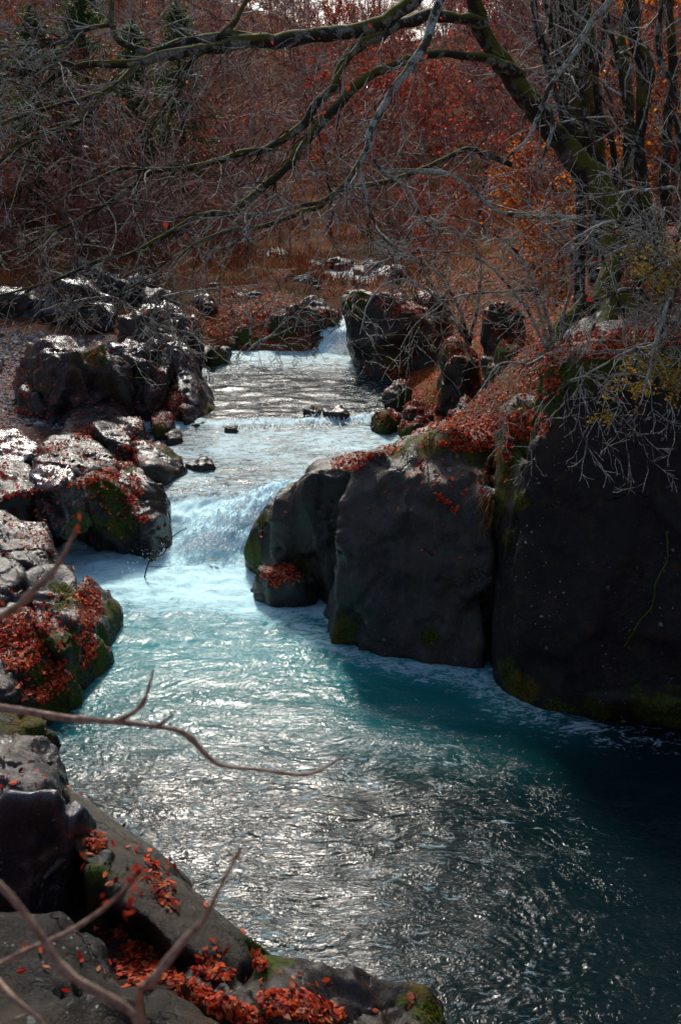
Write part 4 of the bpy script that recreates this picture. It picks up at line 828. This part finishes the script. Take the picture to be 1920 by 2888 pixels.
# pale dead limb across the trunks
tt = thing('crooked_pale_branch_tree', 'thin pale crooked sapling leaning across in front of the leaning trunk', 'tree', tuple(Y(780, 335, 12.3)))
d1 = line([(780, 335, 12.3, .09), (780, 150, 12.2, .06), (740, -20, 12, .055), (660, -45, 11.9, .045), (600, 10, 11.8, .04), (580, 45, 11.8, .036), (568, 63, 11.8, .034), (546, 89, 11.8, .032), (542, 106, 11.8, .028), (530, 135, 11.8, .024), (513, 150, 11.8, .02), (503, 162, 11.8, .01)], .06)
d2 = line([(542, 104, 11.8, .026), (550, 110, 11.8, .024), (553, 128, 11.8, .022), (544, 152, 11.8, .02), (540, 170, 11.8, .01)], .06)
part('trunk', [d1], 'bark_lichen', tt, 8); part('branch', [d2], 'bark_lichen', tt, 8); part('twigs', twigs_along(d1, rg, 30, (.3, 1.2), .006, 2), 'twig_pale', tt, 3)

# twiggy shrubs hanging off the right bank
SH = [
 ('tangled pale twiggy shrub spilling down over the black cliff at the right edge', (660, 330, 11.4), [[(660, 330, 11.4, .03), (640, 290, 10.8, .022), (610, 300, 10.2, .018), (590, 340, 9.8, .012), (575, 395, 9.6, .006)], [(660, 330, 11.4, .03), (668, 270, 10.6, .022), (640, 230, 10.2, .018), (600, 225, 9.9, .012), (560, 250, 9.7, .006)], [(665, 330, 11.4, .028), (655, 345, 10.6, .02), (630, 350, 10.0, .014), (600, 368, 9.7, .01), (560, 385, 9.6, .006)], [(670, 330, 11.2, .03), (668, 300, 10.2, .02), (652, 350, 9.8, .014), (640, 400, 9.6, .009), (620, 430, 9.5, .005)], [(670, 330, 11.2, .03), (700, 280, 10.2, .02), (690, 340, 9.7, .014), (672, 400, 9.5, .008)], [(665, 325, 11.4, .03), (640, 250, 11, .02), (600, 260, 10.6, .014), (555, 285, 10.4, .007)], [(665, 325, 11.4, .03), (680, 200, 11, .02), (640, 190, 10.6, .014), (590, 200, 10.4, .007)]], 30),
 ('arching bare shrub whose twigs cross the leafy right slope', (556, 362, 13.0), [[(556, 362, 13, .035), (540, 300, 12.6, .024), (500, 290, 12.2, .018), (450, 300, 11.8, .01), (420, 320, 11.6, .006)], [(556, 362, 13, .03), (560, 350, 12.6, .024), (530, 362, 12.2, .018), (503, 362, 12, .014), (480, 390, 11.8, .01), (465, 408, 11.7, .006)], [(552, 360, 13, .03), (520, 300, 12.8, .022), (480, 262, 12.4, .016), (430, 250, 12.0, .01), (385, 262, 11.6, .005)], [(552, 360, 13, .03), (530, 280, 12.6, .022), (500, 240, 12.2, .016), (450, 215, 11.8, .01), (410, 222, 11.4, .005)], [(556, 360, 13, .03), (570, 260, 12.4, .022), (540, 215, 12, .016), (500, 190, 11.6, .01), (470, 200, 11.2, .005)]], 20),
 ('bare shrub drooping over the overhanging cliff by the small waterfall', (470, 345, 22), [[(470, 345, 22, .05), (440, 300, 21.5, .04), (400, 280, 21, .03), (370, 300, 20.5, .02), (360, 335, 20, .01)], [(470, 345, 22, .05), (450, 290, 21.5, .04), (420, 262, 21, .03), (380, 262, 20.5, .02), (350, 290, 20, .01)], [(468, 345, 22, .05), (450, 320, 21, .03), (420, 320, 20.4, .02), (400, 350, 20, .01)], [(468, 345, 22, .05), (480, 280, 21.5, .035), (470, 240, 21, .025), (430, 235, 20.5, .014), (390, 244, 20, .008)]], 20),
 ('bare shrub leaning over the dark ridge on the left bank', (150, 335, 25), [[(150, 335, 25, .05), (160, 300, 24, .035), (200, 290, 23, .022), (260, 285, 22, .01)], [(150, 335, 25, .05), (120, 300, 24, .035), (80, 300, 23, .022), (40, 310, 22, .01)], [(150, 335, 25, .04), (160, 330, 24, .03), (130, 360, 22.5, .02), (112, 390, 21.6, .01)], [(150, 335, 25, .04), (170, 320, 24, .03), (175, 340, 23, .02), (200, 330, 22, .01)]], 26),
 ('thin bare shrub in front of the large dark boulder by the far pool', (250, 345, 29), [[(250, 348, 29, .05), (270, 335, 28.5, .035), (290, 318, 28, .025), (310, 312, 27.6, .014), (335, 322, 27, .006)], [(250, 348, 29, .05), (262, 340, 28.5, .03), (285, 330, 28, .02), (300, 322, 27.6, .01)], [(250, 348, 29, .04), (252, 320, 28.6, .03), (270, 300, 28, .02), (300, 294, 27.6, .008)]], 14),
]
for lab, bs, stems, n_ in SH:
    tt = thing('bare_shrub', lab, 'shrub', tuple(Y(*bs))); ls_ = [line(s_, .08, .03, seed=i_ * 9 + 2) for i_, s_ in enumerate(stems)]
    far = bs[2] > 18
    for q in ls_: part('stem', [q], 'twig_pale', tt, 6)
    tw = []
    for q in ls_: tw += twigs_along(q, rg, n_ if far else int(n_ * 1.1), (.3, 1.1) if not far else (.5, 1.8), .006 if not far else .012, 2, bias=(-.1, -.1, -.1), tr=(.1, 1), minr=.0034 if not far else .008)
    part('twigs', tw, 'twig_pale' if not far else 'twig_mid', tt, 3)

# yellow-leaved sprigs at the right edge
for lab, c0, c1_ in [('sprig of small yellow-green leaves against the black cliff at the right edge', (690, 350, 10.6), [(690, 350, 10.6, .014), (665, 372, 10.3, .01), (640, 382, 10.2, .008), (606, 388, 10.1, .004)]),
                     ('smaller sprig of yellow leaves higher on the right edge', (700, 300, 10.8), [(700, 300, 10.8, .014), (685, 275, 10.6, .01), (665, 265, 10.5, .008), (650, 262, 10.4, .004)])]:
    tt = thing('leafy_shrub', lab, 'shrub', tuple(Y(*c0))); l0 = line(c1_, .06); part('stem', [l0], 'twig_mid', tt, 6)
    tw = twigs_along(l0, rg, 26, (.15, .55), .004, 1, bias=(-.1, 0, .05)); part('twigs', tw, 'twig_mid', tt, 3)
    pp = np.concatenate([np.repeat(a[2:], 3, 0) for a, _ in tw]); pp = pp[rg.random(len(pp)) < .75]; pp = pp + rg.normal(size=pp.shape) * .03
    me = leaf_mesh('leaves', pp - np.array(tt.location), np.tile((0, -.3, .9), (len(pp), 1)), np.full(len(pp), .04), M['leaf_yellow'], nrg, .5, .6); link('leaves', me, tt)

# ------------------------------------------------------------------ wooded hillside
def bare_tree(seed, Ht, mat, leaves=None, nleaf=0):
    r = np.random.default_rng(seed); out = {}
    tp = [np.array((0, 0, -.4))]; d = np.array((0., 0, 1.))
    for k in range(8):
        d = d + r.normal(size=3) * .09; d[2] += .08; d /= np.linalg.norm(d); tp.append(tp[-1] + d * Ht * .75 / 8)
    tp = np.array(tp); tr_ = (tp, np.linspace(.014 * Ht, .004 * Ht, 9))
    for i in range(2, 9):
        for _ in range(3):
            a = r.random() * 6.28; el = r.uniform(.3, 1.0)
            grow(out, tp[i] - (tp[i] - tp[i - 1]) * r.random(), np.array((cos(a) * cos(el), sin(a) * cos(el), sin(el))), Ht * r.uniform(.25, .42), .0035 * Ht, 2, r, 5, .16, .03, (4, 6), (.35, .6), (20, 55), .55, .2, .0019 * Ht)
    crown = [l for v in out.values() for l in v]
    V1, F1 = tubes([tr_], 7); V2, F2 = tubes(crown, 3)
    a = mesh_np('trunk', V1, F1, True, M['twig_far']); b_ = mesh_np('crown', V2, F2, True, M[mat]); c_ = None
    if leaves:
        pp = np.concatenate([q[0][2:] for q in out[0]]); pp = pp[r.integers(0, len(pp), nleaf)] + r.normal(size=(nleaf, 3)) * .1
        c_ = leaf_mesh('leaves', pp, np.tile((0, 0, 1.), (nleaf, 1)), np.full(nleaf, .13), M[leaves], r, 1.2, .7)
    return a, b_, c_
kinds = {'far': [bare_tree(100 + i, 8, 'twig_far') for i in range(4)], 'red': [bare_tree(200 + i, 7, 'twig_red', 'litter', 500) for i in range(2)],
         'leaf': [bare_tree(300, 6.5, 'twig_red', 'leaf_red', 2600)], 'orange': [bare_tree(310, 6.5, 'twig_red', 'leaf_orange', 1500)], 'yellow': [bare_tree(320, 4.0, 'twig_far', 'leaf_yellow', 700)]}
LBL = {'far': ('bare grey-brown tree in the wood on the far hillside', 'bare trees of the far hillside'), 'red': ('nearly bare tree with a few russet leaves on the far hillside', 'nearly bare russet trees of the far hillside'),
       'leaf': ('tree still holding red leaves on the far hillside', 'red leaved trees of the far hillside'), 'orange': ('tree still holding orange leaves on the slope at the right', 'orange leaved trees on the right slope'), 'yellow': ('small tree with a few yellow leaves on the hillside', 'yellow leaved small trees of the hillside')}
def put_tree(kind, x_, y_, s_, rz):
    a, b_, c_ = rng.choice(kinds[kind]); lab, grp = LBL[kind]
    t = thing('bare_tree' if kind in ('far', 'red') else 'autumn_tree', lab, 'tree', (x_, y_, tz(x_, y_) - .1), grp); t.rotation_euler = (0, 0, rz); t.scale = (s_, s_, s_ * rng.uniform(.85, 1.15))
    link('trunk', a, t); link('crown', b_, t)
    if c_: link('leaves', c_, t)
placed = []
tries = 0
while len(placed) < 215 and tries < 6000:
    tries += 1
    y_ = 38 + 92 * rng.random() ** 1.15; px = rng.uniform(-60, 740); x_ = (px - 340) / 1000 * y_ * 1.02
    if y_ < 50 and abs(x_ - 1) < 4.5: continue
    if y_ < 56 and px < 205 and rng.random() < .7: continue
    if any((x_ - a) ** 2 + (y_ - b_) ** 2 < (1.6 + y_ * .012) ** 2 for a, b_ in placed): continue
    placed.append((x_, y_))
    k_ = 'far' if rng.random() < .6 else 'red'
    if 60 < y_ and 300 < px < 480 and rng.random() < .25: k_ = 'leaf'
    if px > 560 and rng.random() < .4: k_ = 'orange'
    put_tree(k_, x_, y_, rng.uniform(.75, 1.15), rng.uniform(0, 6.28))
for (px, py_, y_, k_, s_) in [(120, 120, 52, 'yellow', .9), (155, 70, 55, 'yellow', .8), (615, 100, 26, 'orange', .8), (640, 60, 30, 'orange', .9), (600, 130, 24, 'orange', .5), (660, 130, 27, 'yellow', .9), (430, 190, 40, 'leaf', .6), (400, 160, 60, 'leaf', .9), (520, 140, 34, 'leaf', .7), (470, 120, 60, 'leaf', .9), (560, 120, 38, 'orange', .6), (20, 180, 45, 'yellow', .7)]:
    put_tree(k_, (px - 340) / 1000 * y_ * 1.02, y_, s_, rng.uniform(0, 6.28))
for i in range(34):   # slope on the right behind the near trees, and the slope on the left
    y_ = rng.uniform(22, 40); px = rng.uniform(500, 760); put_tree(rng.choice(['far', 'red', 'far', 'orange']), (px - 340) / 1000 * y_ * 1.02, y_, rng.uniform(.45, .8), rng.uniform(0, 6.28))
for i in range(14):
    y_ = rng.uniform(33, 42); px = rng.uniform(-60, 200); put_tree(rng.choice(['far', 'red']), (px - 340) / 1000 * y_ * 1.02, y_, rng.uniform(.45, .75), rng.uniform(0, 6.28))

for i in range(20):   # thin young trees over the far bank
    y_ = rng.uniform(39, 48); px = rng.choice([rng.uniform(170, 325), rng.uniform(375, 480)]); put_tree(rng.choice(['far', 'red', 'red']), (px - 340) / 1000 * y_ * 1.02, y_, rng.uniform(.28, .45), rng.uniform(0, 6.28))
# evergreens top left
def conifer(seed, Ht):
    r = np.random.default_rng(seed); tl = (np.array([(0, 0, -.5), (0.1, 0, Ht * .5), (0, 0, Ht)]), np.array([.2, .12, .03]))
    br_, lf, ln2 = [], [], []
    for k in range(150):
        h = Ht * r.uniform(.12, .98); a = r.random() * 6.28; L = (Ht - h) * .36 * r.uniform(.6, 1.1) + .3
        q = np.array([(0, 0, h), (cos(a) * L * .5, sin(a) * L * .5, h + .05 * L), (cos(a) * L, sin(a) * L, h - .22 * L)]); br_.append((q, [.03, .02, .008]))
        n_ = int(90 * L / 2) + 20; t = r.random(n_) ** .7
        pp = np.stack([np.interp(t, [0, .5, 1], q[:, j]) for j in range(3)], 1) + r.normal(size=(n_, 3)) * np.array((.16, .16, .1)) * (1 + L * .2)
        lf.append(pp)
    lf = np.concatenate(lf); V1, F1 = tubes([tl], 8); V2, F2 = tubes(br_, 3)
    return mesh_np('trunk', V1, F1, True, M['bark_trunk']), mesh_np('limbs', V2, F2, True, M['twig_far']), leaf_mesh('crown', lf, np.tile((0, 0, 1.), (len(lf), 1)), np.full(len(lf), .22), M['leaf_green'], r, .8, .3)
cm = [conifer(5, 11), conifer(6, 9)]
for i, (px, y_, s_, lab) in enumerate([(110, 47, 1.0, 'dark green evergreen at the top left, tallest of the group'), (155, 50, .95, 'dark green evergreen right of the tallest one at the top left'), (65, 45, .8, 'dark green evergreen left of the tallest one at the top left'), (15, 48, 1.0, 'dark green evergreen nearest the top left corner'), (195, 54, .9, 'dark green evergreen rightmost of the group at the top left')]):
    a, b_, c_ = cm[i % 2]; x_ = (px - 340) / 1000 * y_ * 1.02
    t = thing('evergreen_tree', lab, 'tree', (x_, y_, tz(x_, y_) - .2), 'evergreens at the top left'); t.scale = (s_,) * 3; t.rotation_euler = (0, 0, i * 1.3)
    link('trunk', a, t); link('limbs', b_, t); link('crown', c_, t)

# brush and dry grass: far bank and hillside floor
def brush(name, n, fn, h, w, label, mat):
    P0 = np.array([fn() for _ in range(n)]); z0 = terrain_z(P0[:, 0], P0[:, 1]); wlv = water_level(P0[:, 0], P0[:, 1])
    ok = ((z0 > wlv + .12) & (fbm(np.stack([P0[:, 0] * .6, P0[:, 1] * .4, P0[:, 0] * 0], 1), 2, 88) > -.12)) | (P0[:, 1] > 62); P0 = P0[ok]; z0 = z0[ok]; n = len(P0)
    b0 = np.stack([P0[:, 0], P0[:, 1], z0 - .02], 1); a = nrg.random(n) * 6.283; s = np.stack([np.cos(a), np.sin(a), np.zeros(n)], 1)
    hh = nrg.uniform(.4, 1.2, n)[:, None] * h * (1 + P0[:, 1:2] * .006); ln_ = nrg.normal(size=(n, 3)) * .45; ln_[:, 2] = 1
    ww = w * (1 + P0[:, 1:2] * .02) * nrg.uniform(.6, 1.3, (n, 1)); mid_ = b0 + ln_ * hh * .5; tip = mid_ + (ln_ + nrg.normal(size=(n, 3)) * .5) * hh * .5
    V = np.stack([b0 - s * ww, b0 + s * ww, mid_ + s * ww * .8, mid_ - s * ww * .8, tip], 1).reshape(-1, 3); i = np.arange(n)[:, None] * 5
    me = mesh_np(name, V, [i + np.array([0, 1, 2, 3]), i + np.array([3, 2, 4])], False, M[mat], {'lc': np.repeat(np.clip(nrg.normal(.42, .18, n) + .7 * fbm(np.stack([P0[:, 0] * .5, P0[:, 1] * .35, P0[:, 0] * 0], 1), 3, 12), 0, 1), 5)})
    tag(link(name, me), label, 'undergrowth', kind='stuff')
def f_bank():
    y_ = 28 + 26 * nrg.random(); px = nrg.uniform(120, 345) if nrg.random() < .8 else nrg.uniform(380, 520); return ((px - 340) / 1000 * y_ * 1.02, y_)
def f_hill():
    y_ = 36 + 80 * nrg.random() ** 1.3; px = nrg.uniform(-60, 760); return ((px - 340) / 1000 * y_ * 1.02, y_)
def f_right():
    return (nrg.uniform(2, 13), nrg.uniform(12.5, 36))
brush('dry_grass', 20000, f_bank, .16, .007, 'orange brown dry grass and brush on the far bank', 'brush')
brush('undergrowth', 60000, f_hill, .5, .008, 'tangled brown undergrowth covering the wooded hillside', 'brush')
brush('slope_undergrowth', 9000, f_right, .25, .004, 'sparse dry stalks among the leaves of the right slope', 'brush')
# tufts hanging on the cliff column
tg_ = []
for (px, py_, n_) in [(486, 475, 26), (490, 500, 34), (492, 520, 24), (500, 455, 20)]:
    for _ in range(n_):
        l, nn = cast(px + nrg.normal() * 3, py_ + nrg.normal() * 4)
        if l is None: continue
        a = np.array(l); d = np.array((-.5, -.6, .25)) + nrg.normal(size=3) * .25; L = nrg.uniform(.08, .22)
        tg_.append((np.array([a, a + d * L * .6, a + d * L + np.array((0, 0, -L * .5)), a + d * L * 1.15 + np.array((0, 0, -L * 1.1))]), [.004, .0035, .003, .0015]))
V, F = tubes(tg_, 3); me = mesh_np('hanging_grass', V, F, True, M['brush'], {'lc': np.full(len(V), .75)}); tag(link('hanging_grass', me), 'dry orange grass tufts hanging from the rock column', 'grass', kind='stuff')

# ------------------------------------------------------------------ near twigs out of focus
root = Y(-260, 1010, 1.6)
fs = thing('foreground_shrub', 'blurred bare twigs with red buds reaching in from the lower left close to the viewer', 'shrub', (float(root[0]), float(root[1]), tz(root[0], root[1]) - .1))
def Yt(pts): return pts
nt_ = [
 [(-260, 700, 2.3, .016), (-100, 700, 2.4, .013), (0, 708, 2.5, .0115), (65, 718, 2.5, .011), (121, 721, 2.5, .009), (173, 728, 2.5, .0075), (191, 737, 2.5, .007), (217, 763, 2.5, .006), (260, 770, 2.5, .0055), (308, 774, 2.5, .005), (343, 755, 2.5, .003)],
 [(100, 722, 2.5, .009), (121, 718, 2.5, .0075), (143, 703, 2.5, .006), (154, 670, 2.5, .003)], [(150, 727, 2.5, .006), (162, 722, 2.5, .005), (176, 711, 2.5, .002)],
 [(-200, 800, 1.5, .012), (-60, 850, 1.5, .009), (0, 886, 1.5, .0075), (35, 928, 1.5, .0075), (65, 970, 1.5, .0075), (100, 993, 1.5, .0085), (132, 1012, 1.5, .007), (140, 1035, 1.5, .004)],
 [(-200, 1050, 1.8, .01), (-60, 990, 1.8, .006), (0, 963, 1.8, .005), (39, 945, 1.8, .005), (72, 930, 1.8, .0045), (104, 908, 1.8, .004), (124, 890, 1.8, .0035), (141, 869, 1.8, .002)],
 [(0, 963, 1.8, .004), (-10, 970, 1.7, .005), (17, 1001, 1.6, .0045), (41, 1023, 1.6, .004), (60, 1060, 1.6, .003)],
 [(160, 1100, 1.6, .009), (140, 1000, 1.55, .008), (152, 980, 1.5, .008), (184, 938, 1.5, .0065), (202, 921, 1.5, .006), (217, 893, 1.5, .0045), (239, 851, 1.5, .002)],
 [(-200, 720, 2.4, .014), (-80, 650, 2.2, .01), (6, 612, 2.2, .009), (32, 590, 2.2, .008), (56, 565, 2.2, .006), (75, 530, 2.2, .004)],
]
for q in nt_:
    l0 = line(q, .025, .004, seed=3)
    if q[0][0] <= -200:      # run each outer stem down to the shrub's foot
        a = l0[0][0]; rt = np.array(fs.location)
        ex = np.array([rt + (a - rt) * t_ + np.array((-.15, 0, .1)) * sin(pi * t_) for t_ in (0, .25, .5, .75)]); l0 = (np.concatenate([ex, l0[0]]), np.concatenate([[.022, .02, .018, .016], l0[1]]))
    l0 = (l0[0], l0[1] * (1 + .35 * np.maximum(0, noise(l0[0] * 14, 77)) + .5 * (np.arange(len(l0[1])) % 11 == 5)))
    part('branch', [l0], 'twig_near', fs, 8)
bp = []
for (px, py_, d_, n_) in [(137, 868, 1.8, 7), (132, 882, 1.8, 6), (128, 905, 1.8, 8), (78, 528, 2.2, 3), (238, 852, 1.5, 2), (102, 900, 1.8, 2)]:
    for _ in range(n_): bp.append(Y(px + nrg.normal() * 2, py_ + nrg.normal() * 7, d_))
bp = np.array(bp); me = leaf_mesh('leaves', bp - np.array(fs.location), np.tile((0, -1., .2), (len(bp), 1)), np.full(len(bp), .026), M['leaf_red'], nrg, .6, .35); link('leaves', me, fs)

# green runner trailing down the black cliff
vl = []
for px, py in [(664, 530), (665, 541), (665, 558), (659, 570), (653, 582), (652, 594), (650, 604), (645, 611), (639, 617), (630, 632), (622, 645)]:
    l, n_ = cast(px, py); vl.append([l.x, l.y - .05, l.z, .009])
vl = resample(np.array(vl), .05); vt = thing('trailing_vine', 'thin green vine trailing down the face of the black cliff near the right edge', 'vine', tuple(vl[0, :3]))
part('stem', [(vl[:, :3], vl[:, 3])], 'vine', vt, 5)
vp = vl[::2, :3] + nrg.normal(size=(len(vl[::2]), 3)) * .02; link('leaves', leaf_mesh('leaves', vp - np.array(vt.location), np.tile((0, -1., .3), (len(vp), 1)), np.full(len(vp), .035), M['leaf_green'], nrg, .6, .6), vt)
# dead twig standing in the pool
tt = thing('dead_twig', 'thin forked dead twig sticking up out of the white water', 'twig', tuple(P(144, 579, 0)))
e1 = line([(143, 582, 14.7, .012), (150, 560, 14.7, .012), (163, 554, 14.7, .011), (173, 536, 14.8, .009), (186, 528, 14.9, .005)], .06); e2 = line([(150, 560, 14.7, .009), (152, 548, 14.7, .007), (148, 532, 14.7, .004)], .06); e3 = line([(148, 567, 14.7, .007), (160, 567, 14.7, .006), (172, 566, 14.7, .003)], .06)
part('stem', [e1, e2, e3], 'bark_trunk', tt, 5)

# ------------------------------------------------------------------ scattered leaves still hanging on the near limbs
hp = []
for q in (br['upper'], br['middle'], bough, b2, b3, c1, br['low']):
    for _ in range(26):
        i_ = rg.integers(3, len(q[0])); hp.append(q[0][i_] + rg.normal(size=3) * np.array((.5, .4, .45)) + np.array((0, 0, -.1)))
hp = [q for q in hp]
big = [Y(616, 233, 9.8), Y(594, 260, 9.4), Y(598, 268, 9.4), Y(589, 300, 9.4), Y(600, 317, 9.6), Y(455, 347, 10), Y(620, 400, 9.5), Y(650, 330, 9.3)]
# each stays attached to the tree that carries it
me = leaf_mesh('leaves', np.array(hp) - np.array(tr.location), np.tile((0, -.5, .5), (len(hp), 1)), np.full(len(hp), .05), M['leaf_red'], nrg, 1.0, .6); link('leaves', me, tr)
s0 = [o_ for o_ in bpy.data.objects if o_.get('label', '').startswith('tangled pale')][0]
me = leaf_mesh('leaves', np.array(big) - np.array(s0.location), np.tile((0, -.6, .6), (len(big), 1)), np.full(len(big), .085), M['leaf_red'], nrg, .5, .5); link('leaves', me, s0)

# ------------------------------------------------------------------ camera, light, sky
cam = bpy.data.cameras.new('camera'); co = bpy.data.objects.new('camera', cam); COL.objects.link(co)
co.location = (0, 0, H); co.rotation_euler = (radians(90) - TH, 0, 0)
cam.sensor_fit = 'VERTICAL'; cam.sensor_height = 36; cam.lens = 36 * 1000 / 1024; cam.clip_start = .05; cam.clip_end = 2000
cam.dof.use_dof = True; cam.dof.focus_distance = 14; cam.dof.aperture_fstop = 3.2
scene.camera = co
sun = bpy.data.lights.new('sun', 'SUN'); sun.energy = 2.1; sun.angle = radians(8); sun.color = (1, .95, .87)
so = bpy.data.objects.new('sun', sun); COL.objects.link(so)
sd = Vector((sin(SUN_AZ) * cos(SUN_EL), cos(SUN_AZ) * cos(SUN_EL), sin(SUN_EL)))
so.rotation_euler = (-sd).to_track_quat('-Z', 'Y').to_euler(); so.location = (0, 0, 40)
w = bpy.data.worlds.new('World'); scene.world = w; w.use_nodes = True; nt = w.node_tree; bg = nt.nodes['Background']
sky = nt.nodes.new('ShaderNodeTexSky'); sky.sky_type = 'NISHITA'; sky.sun_disc = False; sky.sun_elevation = SUN_EL; sky.sun_rotation = SUN_AZ; sky.dust_density = 3.0; sky.air_density = 1.0
nt.links.new(sky.outputs[0], bg.inputs[0]); bg.inputs[1].default_value = .08
scene.view_settings.view_transform = 'Standard'; scene.view_settings.look = 'None'; scene.view_settings.exposure = 0.78; scene.view_settings.gamma = 1
scene.cycles.max_bounces = 5; scene.cycles.diffuse_bounces = 2; scene.cycles.glossy_bounces = 3; scene.cycles.transmission_bounces = 2; scene.cycles.transparent_max_bounces = 4
scene.cycles.caustics_reflective = False
